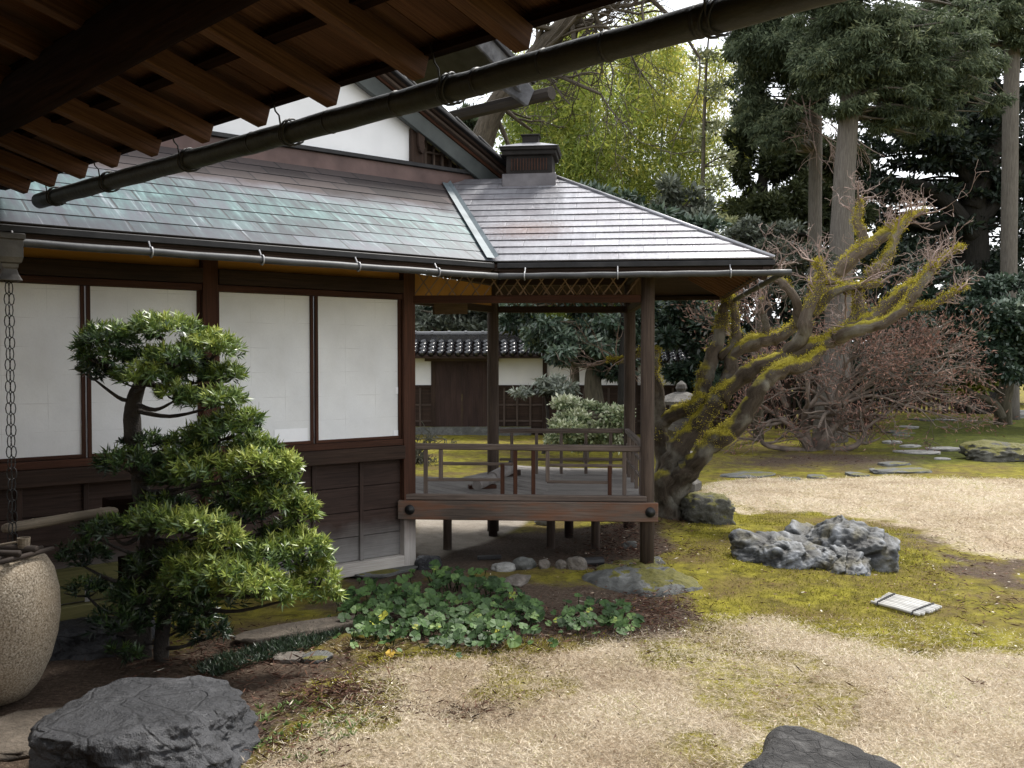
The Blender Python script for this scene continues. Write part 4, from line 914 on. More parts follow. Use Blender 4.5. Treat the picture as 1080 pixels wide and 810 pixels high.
# ================================================================ granite basin, spout, ladle
def granite():
    t = NT('speckled_granite'); p = t.n('ShaderNodeTexCoord').outputs['Object']
    a = t.noise(p, 95, 3, .6); b = t.noise(p, 2.2, 4); k = t.noise(p, 210, 2)
    c = t.ramp(a, [(.32, (.055, .045, .035)), (.45, (.20, .165, .12)), (.6, (.34, .295, .23)), (.75, (.50, .46, .40))])
    c = t.mix(t.ramp(b, [(.35, 0.0), (.7, .5)]), c, (.24, .17, .10), 'MIX'); c = t.mix(.5, c, t.ramp(k, [(.3, .5), (.7, 1.2)]), 'MULTIPLY')
    return t.pbr(c, .8, normal=t.bump(a, .6, .006), spec=.3)
JC = V3(-2.88, 5.2, 0)
jar = MB(); jar.lathe(JC, [(.02, .02), (.19, .03), (.245, .10), (.30, .22), (.338, .36), (.352, .48), (.348, .60), (.322, .72), (.285, .785), (.25, .805), (.22, .80), (.21, .76), (.20, .72), (.02, .71)], 48)
jb = jar.build('water_basin', granite(), smooth=True, origin=tuple(JC)); tag(jb, 'tall rounded granite water basin under the rain chain', 'water basin')
bl = MB(); t0 = JC+Z*.825
for k in range(7):
    o = V3(-.20+.07*k, -.02*k, 0); bl.tube([t0+o+V3(-.05, -.22, .005), t0+o+V3(.09, .20, .012)], .014, 8)
bl.tube([t0+V3(-.20, .05, .03), t0+V3(.28, -.04, .03)], .022, 9); bl.tube([t0+V3(-.2, -.10, .032), t0+V3(.25, -.16, .032)], .018, 9)
tag(bl.build('bamboo_rods', wood('dark_bamboo', (.012, .009, .008), (.06, .045, .036)), smooth=True), 'dark bamboo rods laid across the mouth of the granite basin', 'bamboo lid')
ld_ = thing('water_ladle', 'small wooden ladle with a pale handle resting on the basin', 'ladle', tuple(JC+V3(.15, 0, .87)))
lm = MB(); lm.lathe(JC+V3(.20, -.02, .862), [(.004, 0), (.030, .0), (.034, .055), (.030, .055), (.027, .01)], 14); lm.build('cup', BAMBOO_OLD, ld_)
lm = MB(); lm.tube([JC+V3(.19, -.04, .90), JC+V3(-.12, -.22, .862)], .007, 7); lm.build('handle', BAMBOO_OLD, ld_)
sp_t = thing('bamboo_spout', 'old bamboo water spout fixed to a dark square post', 'water spout', tuple(G(125, 665)))
q0, q1 = P(4, 557.5, 5.45), P(125, 537.5, 6.2); sb = MB(); dq = (q1-q0)
sb.tube([q0, q0+dq*.03, q0+dq*.22, q0+dq*.235, q0+dq*.25, q0+dq*.53, q0+dq*.545, q0+dq*.56, q0+dq*.82, q0+dq*.835, q0+dq*.85, q1], [.024, .029, .029, .0325, .029, .029, .0325, .029, .030, .0335, .030, .030], 14)
sb.build('pipe', BAMBOO_OLD, sp_t, smooth=True)
pb = P(129, 538, 6.26); MB().box(pb, AX, (.21, .17, .17)).build('block', WOOD_LOG, sp_t, .006)
MB().box(V3(pb.x+.02, pb.y+.03, .27), AX, (.10, .10, .62*2-.62)).build('spout_post', WOOD_LOG, sp_t, .006)
MB().box(V3(pb.x+.02, pb.y+.03, .60), AX, (.099, .099, .66)).build('spout_post', WOOD_LOG, sp_t, .004) if False else None
# ================================================================ white bamboo mat
mat_t = thing('bamboo_mat', 'small white bamboo mat tied with black cords on the moss by the jagged rock', 'mat', tuple(gpt(956, 640)))
c00, c01, c10, c11 = gpt(920, 637), gpt(937, 630), gpt(971, 649), gpt(993, 642)
WHITE_B = wood('white_bamboo', (.36, .35, .33), (.70, .69, .66), .75, 10)
sm = MB(); zt = .022
for k in range(9):
    a, b = c00+(c01-c00)*(k/8), c10+(c11-c10)*(k/8); e = (b-a)*rng.uniform(-.03, .03)
    sm.tube([a+e+Z*zt, a+(b-a)*.5+e+Z*(zt+.004), b+e+Z*zt], .0125, 9)
sm.build('mat_rods', WHITE_B, mat_t, smooth=True)
for f_ in (.12, .85):
    a, b = c00+(c10-c00)*f_, c01+(c11-c01)*f_; cd = MB(); cd.tube([a+Z*.012-(b-a)*.1, a+Z*.037, (a+b)/2+Z*.04, b+Z*.037, b+Z*.012+(b-a)*.1], .007, 6); cd.build('cord', IRON, mat_t)
# ================================================================ ridge tiles lying on the deck
rt = thing('ridge_tiles', 'two old curved roof tiles resting on a plank on the deck', 'roof tiles', tuple(G(515, 510, .64)))
p0, p1 = G(503, 512, .70), G(538, 496, .74)
m = MB(); m.tube([p0, p0+(p1-p0)*.46], [.048, .05], 14); m.build('tile', plain('grey_roof_tile', (.10, .09, .085), (.22, .20, .19), 9, .7), rt, smooth=False)
m = MB(); m.tube([p0+(p1-p0)*.44+Z*.01, p1+Z*.02], [.058, .062], 14); m.build('tile', MATS['grey_roof_tile'], rt)
m = MB(); m.tube([p1+Z*.0, p1+Z*.10], [.075, .012], 8); m.build('tile_horn', METAL_DK, rt)
m = MB(); m.beam(G(494, 513.5, .65), G(523, 513.5, .65)+V3(0, .05, 0), .09, .035); m.build('plank', WOOD_RED, rt)
m = MB(); m.beam(G(530, 500, .66), G(545, 498, .66), .12, .06); m.build('plank', WOOD_DARK, rt)
# ================================================================ back wall and gate
BY = 23.6; zy = lambda y: EYE-(y-378)/1000*BY; bx = lambda px: (px-540)/1000*BY
wl = thing('garden_wall', 'white plaster garden wall with black tiled coping and dark plank base', 'wall', (bx(520), BY, 0))
for x0, x1 in ((330, 456), (518, 573), (576, 668), (671, 760)):
    MB().box((bx((x0+x1)/2), BY, (zy(375)+zy(406))/2), ((1, 0, 0), (0, 1, 0), Z), (bx(x1)-bx(x0), .16, zy(375)-zy(406))).build('plaster_panel', PLASTER, wl)
    MB().box((bx((x0+x1)/2), BY-.01, zy(407.5)), ((1, 0, 0), (0, 1, 0), Z), (bx(x1)-bx(x0), .2, .07)).build('wall_rail', WOOD_DARK, wl)
    m = MB(); m.box((bx((x0+x1)/2), BY, zy(409)/2), ((1, 0, 0), (0, 1, 0), Z), (bx(x1)-bx(x0), .14, zy(409))); m.build('wall_planks', WOOD_DARK, wl)
    n = int((x1-x0)/12); m = MB()
    for k in range(n+1): m.box((bx(x0)+(bx(x1)-bx(x0))*k/max(n, 1), BY-.085, zy(409)/2), ((1, 0, 0), (0, 1, 0), Z), (.05, .03, zy(409)))
    for zz_ in (.35, .75): m.box((bx((x0+x1)/2), BY-.08, zz_), ((1, 0, 0), (0, 1, 0), Z), (bx(x1)-bx(x0), .02, .04))
    m.build('wall_battens', WOOD_POST, wl)
for px in (457.5, 517, 574.5, 669.5): MB().box((bx(px), BY-.02, zy(376)/2), ((1, 0, 0), (0, 1, 0), Z), (.11, .24, zy(376))).build('wall_post', WOOD_DARK, wl)
TILE = plain('black_glazed_tile', (.010, .010, .012), (.03, .03, .034), 6, .22, .0, .1, spec=.8)
def coping(x0, x1, ze, zr, dep, par):
    m = MB(); m.prism([V3(x0, BY-dep, ze), V3(x1, BY-dep, ze), V3(x1, BY, zr-.08), V3(x0, BY, zr-.08)], Z*-.06)
    m.prism([V3(x0, BY+dep, ze), V3(x1, BY+dep, ze), V3(x1, BY, zr-.08), V3(x0, BY, zr-.08)], Z*-.06); m.build('coping_bed', WOOD_DARK, par)
    m = MB(); x = x0+.1; k = 0
    while x < x1:
        for q in range(4):
            a = V3(x, BY-dep-.04+dep*q/4, ze+.02+(zr-.08-ze)*q/4+.03); b = V3(x+.10, BY-dep-.04+dep*(q+1)/4+.03, ze+.02+(zr-.08-ze)*(q+1)/4+.02)
            m.tube([a, b], [.075, .06], 8)
        x += .22
    m.build('coping_tiles', TILE, par, smooth=True)
    m = MB(); m.box(((x0+x1)/2, BY, zr), ((1, 0, 0), (0, 1, 0), Z), (x1-x0, .2, .16)); x = x0
    m.tube([V3(x0, BY, zr+.10), V3(x1, BY, zr+.10)], .075, 8)
    while x < x1: m.tube([V3(x, BY, zr+.105), V3(x+.06, BY, zr+.105)], .09, 8); x += .42
    m.build('coping_ridge', TILE, par)
coping(bx(330), bx(590), zy(375.5), zy(357), .55, wl)
coping(bx(590), bx(765), zy(383), zy(368), .4, wl)
m = MB(); m.box((bx(490), BY-.06, .10), ((1, 0, 0), (0, 1, 0), Z), (bx(560)-bx(420), .5, .22)); m.build('wall_plinth', RK_GREY, wl)
gt_ = thing('wooden_gate', 'closed dark brown double plank gate in the white garden wall', 'gate', (bx(487), BY-.1, .2))
for x0, x1 in ((458.5, 487.4), (487.5, 516)):
    m = MB()
    for k in range(5): a = bx(x0)+(bx(x1)-bx(x0))*(k+.5)/5; m.box((a, BY-.10, (zy(381)+zy(459))/2), ((1, 0, 0), (0, 1, 0), Z), ((bx(x1)-bx(x0))/5-.002, .05, zy(381)-zy(459)))
    m.build('gate_leaf', wood('gate_planks', (.020, .012, .010), (.062, .036, .030)) if 'gate_planks' not in MATS else MATS['gate_planks'], gt_)
MB().box((bx(487.5), BY-.11, zy(378.5)), ((1, 0, 0), (0, 1, 0), Z), (bx(530)-bx(452), .12, .12)).build('gate_lintel', WOOD_POST, gt_)
# fences at the far end
def slat_fence(label, x0, x1, Y, top):
    g = thing('slat_fence', label, 'fence', ((x0+x1)/2, Y, 0)); m = MB(); x = x0
    while x < x1: m.box((x, Y, top/2), ((1, 0, 0), (0, 1, 0), Z), (.07, .04, top)); x += .16
    m.build('slats', WOOD_DARK, g)
    for z in (top*.35, top*.88): MB().box(((x0+x1)/2, Y-.05, z), ((1, 0, 0), (0, 1, 0), Z), (x1-x0, .05, .07)).build('rail', WOOD_POST, g)
    n = int((x1-x0)/1.8)
    for k in range(n+1): MB().box((x0+(x1-x0)*k/n, Y-.1, top*.52), ((1, 0, 0), (0, 1, 0), Z), (.12, .12, top*1.06)).build('fence_post', WOOD_DARK, g)
slat_fence('dark slat fence behind the leaning maple and the stone lantern', 5.2, 9.6, 25.5, 1.35)
slat_fence('dark slat fence in the shade beyond the stepping stone path', 11.0, 17.0, 33.0, 1.6)
# stone lanterns
LST = rock_mat('lantern_stone', (.035, .032, .028), (.085, .077, .068), (.16, .148, .13), 9, moss=.02, bd=.02)
def lantern(label, c, s, seg, parts):
    g = thing('stone_lantern', label, 'stone lantern', tuple(c))
    for nm, prof, sg, ro in parts: MB().lathe(Vector(c), [(a*s, b*s) for a, b in prof], sg, ro).build(nm, LST, g)
    return g
lg = lantern('tall stone lantern with a square window behind the leaning maple', (2.43, 13.6, 0), 1.0, 6, [('base', [(.30, 0), (.30, .12), (.20, .2)], 6, 0), ('shaft', [(.15, .2), (.13, .45), (.145, .78)], 14, 0), ('platform', [(.15, .78), (.27, .88), (.27, .96)], 6, 0),
   ('firebox', [(.21, .96), (.21, 1.24)], 4, .785), ('lantern_roof', [(.24, 1.24), (.36, 1.24), (.37, 1.29), (.20, 1.38), (.08, 1.42)], 6, 0), ('finial', [(.05, 1.42), (.085, 1.47), (.07, 1.53), (.01, 1.58)], 12, 0)])
MB().box((2.43, 13.6-.15, 1.11), ((1, 0, 0), (0, 1, 0), Z), (.11, .02, .13)).build('window_shade_plate', IRON, lg)  # black plate added on the face, standing for the shade inside the window
lantern('low pale stone lantern half hidden by the leaning maple trunk', (2.11, 11.75, 0), .62, 8, [('base', [(.22, -.05), (.22, .08)], 8, 0), ('shaft', [(.15, .08), (.12, .35), (.13, .56)], 14, 0), ('platform', [(.13, .56), (.25, .64), (.27, .70), (.14, .72)], 12, 0),
   ('firebox', [(.13, .72), (.13, 1.0)], 6, 0), ('lantern_roof', [(.18, 1.0), (.50, 1.02), (.50, 1.07), (.22, 1.2), (.10, 1.24)], 6, 0), ('finial', [(.06, 1.24), (.13, 1.32), (.10, 1.42), (.02, 1.5)], 12, 0)])
# ================================================================ plants: the clipped podocarpus
BARK_DK = plain('dark_bark', (.010, .008, .007), (.035, .028, .022), 14, .9, 0, .8, .02)
BARK_GR = None
def bark(name, c0, c1, stretch=7, moss=None, bd=.04, lich=0.0):
    t = NT(name); p = t.pos(); g = t.attr('gr').outputs['Vector']
    a = t.noise(t.scaled(g, (1.2, stretch, stretch)), 3, 7, .7, .3); b = t.noise(p, 4, 5)
    c = t.ramp(a, [(.28, c0), (.72, c1)])
    zz = t.sep(p)[2]
    if lich:
        k2 = t.n('ShaderNodeMapRange'); k2.inputs[1].default_value = 1.5; k2.inputs[2].default_value = 2.9; t.l(zz, k2.inputs[0])
        c = t.mix(t.math('MULTIPLY', k2.outputs[0], .75), c, t.ramp(a, [(.28, (.075, .058, .045)), (.72, (.23, .185, .145))]))
    if lich: c = t.mix(t.ramp(b, [(.5, 0.0), (.68, lich)]), c, (.26, .25, .21))
    if moss:
        nz = t.sep(t.n('ShaderNodeNewGeometry').outputs['Normal'])[2]
        k = t.math('ADD', nz, t.math('MULTIPLY', t.math('SUBTRACT', t.noise(p, 2.3, 5), .5), 2.4)); f = t.noise(p, 30, 4)
        c = t.mix(t.ramp(k, [(moss, 0.0), (moss+.28, 1.0)]), c, t.ramp(f, [(.3, (.12, .10, .012)), (.7, (.33, .285, .035))]))
    return t.pbr(c, .92, normal=t.bump(a, .9, bd), spec=.15)
pod = thing('podocarpus', 'cloud pruned podocarpus with tufts of narrow leaves standing before the paper screens', 'tree', tuple(gpt(150, 700)))
tb = MB()
def pl(pts): return [P(*q) for q in pts]
tr_pts = pl([(148, 712, 6.0), (146, 660, 6.0), (152, 610, 5.98), (158, 570, 6.0), (150, 530, 6.02), (146, 490, 6.05), (140, 455, 6.05), (141, 425, 6.05), (152, 398, 6.03), (172, 378, 6.0)])
p_, r_ = smooth_line(tr_pts, [.085, .075, .068, .062, .055, .052, .056, .050, .036, .02], 5); tb.tube(p_, r_, 12, rough=.14, seed=3)
p_, r_ = smooth_line(pl([(170, 712, 5.95), (172, 660, 5.93), (185, 610, 5.9), (205, 575, 5.85)]), [.05, .045, .04, .03], 5); tb.tube(p_, r_, 10, rough=.14, seed=5)
pads = [  # px, py, depth, rx, ry, n tufts, tone (new growth bright; low tones paint shaded gaps between tiers)
 (112, 366, 5.95, 32, 24, 62, .34), (100, 395, 5.98, 18, 16, 22, .26), (172, 352, 6.0, 42, 20, 72, .52), (222, 372, 6.0, 32, 24, 66, .62), (152, 402, 5.85, 34, 20, 56, .50), (185, 380, 5.85, 30, 16, 30, .42),
 (238, 398, 6.0, 20, 14, 26, .5), (285, 512, 6.0, 34, 16, 34, .4), (245, 545, 6.0, 36, 14, 34, .25), (300, 568, 6.0, 30, 16, 34, .3), (200, 590, 5.75, 34, 18, 34, .4), (215, 640, 5.75, 44, 22, 40, .28), (222, 424, 5.9, 36, 17, 56, .56), (185, 418, 5.85, 22, 12, 22, .55), (235, 458, 5.95, 40, 16, 54, .45), (205, 470, 6.05, 35, 14, 32, .3), (268, 478, 5.95, 26, 20, 40, .5), (150, 468, 6.05, 24, 10, 16, .25), (180, 392, 6.0, 26, 14, 30, .4), (158, 380, 6.05, 26, 12, 24, .38), (198, 388, 6.0, 24, 12, 24, .4), (205, 400, 6.05, 24, 12, 22, .35), (250, 445, 5.95, 26, 14, 28, .5), (200, 485, 5.9, 30, 14, 30, .42), (175, 535, 5.95, 30, 14, 26, .3), (240, 520, 5.95, 30, 12, 26, .35), (110, 380, 5.9, 26, 16, 26, .4),
 (138, 492, 5.9, 36, 18, 46, .30), (215, 500, 5.85, 40, 20, 66, .55), (262, 496, 5.85, 30, 22, 56, .66), (298, 498, 5.95, 22, 22, 40, .66), (180, 508, 5.95, 26, 10, 22, .35),
 (290, 532, 5.95, 36, 20, 60, .58), (250, 530, 6.05, 32, 12, 28, .32), (318, 545, 5.95, 20, 26, 38, .64), (165, 555, 5.7, 34, 20, 52, .46), (205, 558, 5.62, 36, 20, 60, .62), (235, 572, 5.62, 24, 18, 36, .75), (120, 560, 5.8, 28, 14, 24, .3),
 (225, 606, 5.6, 52, 24, 96, .56), (280, 592, 5.75, 40, 24, 66, .48), (318, 586, 5.85, 34, 28, 66, .58), (335, 612, 5.85, 24, 26, 44, .66), (262, 620, 5.55, 40, 22, 62, .68), (300, 628, 5.7, 34, 16, 38, .64), (195, 622, 5.6, 26, 16, 26, .48), (345, 632, 5.9, 14, 16, 18, .7),
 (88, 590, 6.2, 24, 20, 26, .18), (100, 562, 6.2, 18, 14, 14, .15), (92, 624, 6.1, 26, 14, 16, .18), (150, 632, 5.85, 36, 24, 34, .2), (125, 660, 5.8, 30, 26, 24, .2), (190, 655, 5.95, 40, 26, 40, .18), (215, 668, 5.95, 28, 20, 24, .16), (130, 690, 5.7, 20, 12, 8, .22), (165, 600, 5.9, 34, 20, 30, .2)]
r = np.random.RandomState(21); LVs, LTs = [], []
for k, (px, py, Y, rx, ry, n, tone) in enumerate(pads):
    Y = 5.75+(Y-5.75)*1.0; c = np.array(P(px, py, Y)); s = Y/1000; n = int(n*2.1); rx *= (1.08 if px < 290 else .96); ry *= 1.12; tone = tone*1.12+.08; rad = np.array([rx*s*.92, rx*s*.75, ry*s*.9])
    dd = ball(n, r); dd[:, 2] = np.where(dd[:, 2] < -.15, -dd[:, 2]*.8, dd[:, 2])
    pos = c+dd*rad*(.72+.32*r.rand(n)[:, None])
    axs = unit(dd*np.array([1, 1, .8])+np.array([0, -.1, .55])+.35*r.normal(size=(n, 3)))
    for q in range(n):
        m = r.randint(12, 18); a = axs[q]; u = np.cross(a, [0.3, .2, 1.0]); u /= np.linalg.norm(u)+1e-9; v = np.cross(a, u)
        ph = r.rand(m)*6.283; th = .55+.85*r.rand(m)
        d = (np.cos(th)[:, None]*a+np.sin(th)[:, None]*(np.cos(ph)[:, None]*u+np.sin(ph)[:, None]*v))
        ln = (.036+.036*r.rand(m))*(.85+.3*r.rand())
        base = pos[q]+a*(-.03+.05*r.rand(m))[:, None]
        LVs.append(leaf_geo(base, d, ln, .009+.0035*r.rand(m), r, .15, np.tile(a, (m, 1))+.3*r.normal(size=(m, 3))))
        LTs.append(np.clip(tone+.12*r.normal()+.05*r.normal(size=m)+.34*(dd[q, 2]-.45)-.16*(th-.9), .0, 1))  # leaves darker towards the pad undersides, shade put into the colour
    if rx > 15:
        tgt = Vector(c)-Z*rad[2]*.35; src = min(p_ if px > 200 and py > 590 else smooth_line(tr_pts, [1]*len(tr_pts), 4)[0], key=lambda q: (q-tgt).length+max(0, q.z-tgt.z)*1.5)
        mid = (src+tgt)/2+V3(rng.uniform(-.05, .05), rng.uniform(-.05, .05), -.05+rng.uniform(-.03, .04)); a, b = smooth_line([src, mid, tgt], [.019, .013, .006], 5); tb.tube(a, b, 7, rough=.15, seed=k)
        for q in range(5):
            e = Vector(c)+V3(rng.uniform(-1, 1)*rad[0]*.8, rng.uniform(-1, 1)*rad[1]*.8, rad[2]*rng.uniform(-.1, .5)); tb.tube([tgt, (tgt+e)/2+Z*-.01, e], [.008, .006, .003], 5)
tb.build('trunk', BARK_DK, pod, smooth=True)
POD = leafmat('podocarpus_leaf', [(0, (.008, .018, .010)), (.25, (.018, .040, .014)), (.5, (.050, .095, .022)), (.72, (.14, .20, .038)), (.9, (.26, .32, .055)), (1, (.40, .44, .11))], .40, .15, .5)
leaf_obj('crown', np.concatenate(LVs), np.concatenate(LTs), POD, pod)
# ================================================================ broad leaved ground plants
def discs(name, label, spots, mat, r, size, cat):
    V, Fc, G_ = [], [], []; vals = []
    for (x, y, z, s, tone) in spots:
        nrm = Vector((r.normal()*.38, -.45+r.normal()*.35, 1)).normalized(); u = nrm.cross(V3(math.cos(r.rand()*6), math.sin(r.rand()*6), .1)).normalized(); v = nrm.cross(u); b = len(V); c = V3(x, y, z); k = 14
        V.append(c-nrm*s*.10)
        for i in range(k):
            a = .35+(2*math.pi-.7)*i/(k-1); rr = s*(.86+.14*math.cos(a-math.pi)+.07*math.cos(6*a)+.05*r.normal()); V.append(c+u*(math.cos(a)*rr)+v*(math.sin(a)*rr)+nrm*(s*(.12*r.normal()*.4+.06*math.cos(3*a))))
        for i in range(k-1): Fc.append((b, b+1+i, b+2+i)); vals.append(tone+.05*r.normal())
        # stalk
        b = len(V); g0 = V3(x+r.normal()*.03, y+.03+r.normal()*.03, 0); w_ = .003
        V += [g0-V3(w_, 0, 0), g0+V3(w_, 0, 0), c+V3(w_, 0, 0), c-V3(w_, 0, 0)]; Fc.append((b, b+1, b+2, b+3)); vals.append(.2)
    o = raw_obj(name, [tuple(q) for q in V], Fc, mat, None, (spots[0][0], spots[0][1], 0), fattr={'v': np.clip(vals, 0, 1)}); return tag(o, label, cat)
def lmat2():
    t = NT('glossy_round_leaf'); a = t.attr('v').outputs['Fac']; p = t.pos()
    c = t.ramp(a, [(0, (.010, .022, .006)), (.4, (.024, .054, .014)), (.7, (.055, .105, .026)), (.92, (.13, .19, .055)), (1, (.36, .36, .05))])
    c = t.mix(.5, c, t.ramp(t.noise(p, 55, 4), [(.3, .5), (.7, 1.35)]), 'MULTIPLY')
    return t.pbr(c, .55, normal=t.bump(t.noise(p, 60, 3), .35, .008), spec=.22)
LEOP = lmat2(); r = np.random.RandomState(33)
def patch(poly, n, hmax, s0, s1):
    out = []; pp = np.array(poly, float); cx, cy = pp.mean(0)
    while len(out) < n:
        q = pp.min(0)+(pp.max(0)-pp.min(0))*r.rand(2)
        if not inpoly(np.array([q[0]]), np.array([q[1]]), poly)[0]: continue
        g = G(*q); out.append((g.x, g.y, gz(g.x, g.y)+.05+hmax*r.rand(), s0+(s1-s0)*r.rand(), np.clip(.5+.2*r.normal(), 0, .93)))
    return out
sp1 = patch([(355, 655), (370, 625), (400, 622), (452, 612), (500, 614), (545, 628), (570, 648), (572, 672), (530, 688), (440, 684), (372, 682)], 420, .095, .028, .062)
sp1 += patch([(340, 660), (365, 612), (460, 604), (560, 618), (598, 660), (590, 690), (480, 697), (360, 690)], 90, .04, .018, .04)
sp1.append((*tuple(G(403, 668))[:2], .12, .05, 1.0)); sp1.append((*tuple(G(395, 672))[:2], .10, .045, .98))
discs('broadleaf_clump', 'large clump of glossy round green leaves below the pavilion deck', sp1, LEOP, r, .05, 'plant')
discs('broadleaf_clump', 'smaller sparse clump of green leaves nearer the pavilion foundation stone', patch([(585, 660), (600, 640), (660, 637), (684, 655), (660, 672), (610, 674)], 80, .08, .03, .05), LEOP, r, .05, 'plant')
fl = MB(); g = gpt(412, 690)
tag(discs('yellow_leaf', 'single yellow fallen leaf in front of the large leafy clump', [(g.x, g.y, g.z+.03, .035, .9)], leafmat('yellow_leaf', [(0, (.5, .30, .03)), (1, (.55, .36, .04))], .6, .1), r, .04, 'leaf'), None)
# dwarf mondo grass
q = scatter([(205, 705), (240, 690), (290, 678), (350, 655), (368, 662), (330, 682), (270, 700), (225, 715)], 5200, r); n = len(q)
d = unit(np.stack([r.normal(size=n), r.normal(size=n), .55+.8*r.rand(n)], -1)); b = np.stack([q[:, 0], q[:, 1], ground_z(q[:, 0], q[:, 1])+.01], -1)
MONDO = leafmat('dwarf_grass_blade', [(0, (.008, .016, .010)), (.6, (.025, .045, .022)), (1, (.07, .11, .055))], .4, .1)
tag(leaf_obj('dwarf_grass', leaf_geo(b, d, .035+.04*r.rand(n), .006, r, .1), np.clip(.5+.25*r.normal(size=n), 0, 1), MONDO), 'strip of dark dwarf lily grass along the kerb stone', 'ground cover', kind='stuff')
# a few weeds in the near ground
q = scatter([(262, 800), (270, 750), (330, 740), (400, 760), (330, 805)], 60, r); Vs = []
for x, y in q:
    m = 9; a = r.rand(m)*6.28; d = np.stack([np.cos(a), np.sin(a), .5+.5*r.rand(m)], -1); Vs.append(leaf_geo(np.tile([x, y, gz(x, y)+.01], (m, 1)), d, .02+.03*r.rand(m), .012, r, .1))
Vs = np.concatenate(Vs); tag(leaf_obj('weeds', Vs, np.clip(.75+.15*r.normal(size=len(Vs)//4), 0, 1), leafmat('weed_leaf', [(0, (.03, .06, .02)), (1, (.16, .24, .06))], .6, .2)), 'tiny pale green weeds sprouting among the needles', 'ground cover', kind='stuff')
# ================================================================ the old leaning maple
def grow(mb, p, d, ln, rad, lev, spread=.75, up=.15, kids=(2, 4), seg=4, wig=.22, tips=None, shrink=.62, minr=.0025):
    pts = [p]; dd = d.normalized(); n = 4
    for k in range(n):
        dd = (dd+Vector((rng.gauss(0, wig), rng.gauss(0, wig), rng.gauss(0, wig)+up*.25))).normalized(); pts.append(pts[-1]+dd*(ln/n))
    rr = [max(rad*(1-.55*k/n), minr) for k in range(n+1)]; mb.tube(pts, rr, seg, caps=False)
    if tips is not None: tips.append((pts[-1], dd))
    if lev <= 0: return
    for q in range(rng.randint(*kids)):
        k = rng.randint(1, n); v = Vector((rng.gauss(0, 1), rng.gauss(0, 1), rng.gauss(0, 1)+up)).normalized()
        grow(mb, pts[k], (dd*(1-spread*.5)+v*spread).normalized(), ln*rng.uniform(shrink*.8, shrink*1.2), rr[k]*.66, lev-1, spread, up, kids, max(3, seg-1), wig, tips, shrink, minr)
MB_D = 11.0
def limb(pts, rads):
    pts = [pts[0]]+[(x+(-1)**i*1.1, y-(-1)**i*1.6, d) for i, (x, y, d) in enumerate(pts[1:-1])]+[pts[-1]]; a, b = smooth_line([P(*q) for q in pts], [a*.011*(.55 if max(rads) > 20 else .78) for a in rads], 5); q_ = random.Random(int(pts[0][0]*7+pts[-1][1])); n = len(a)
    for k in range(1, n-1):
        j = b[k]*.10; a[k] = a[k]+V3(q_.gauss(0, j), q_.gauss(0, j), q_.gauss(0, j)); b[k] *= 1+q_.gauss(0, .055)+(.22 if q_.random() < .13 else 0)
    return a, b
mp_t = thing('leaning_maple', 'old bare maple with a twisted mossy trunk leaning away from the pavilion', 'tree', tuple(gpt(710, 553)))
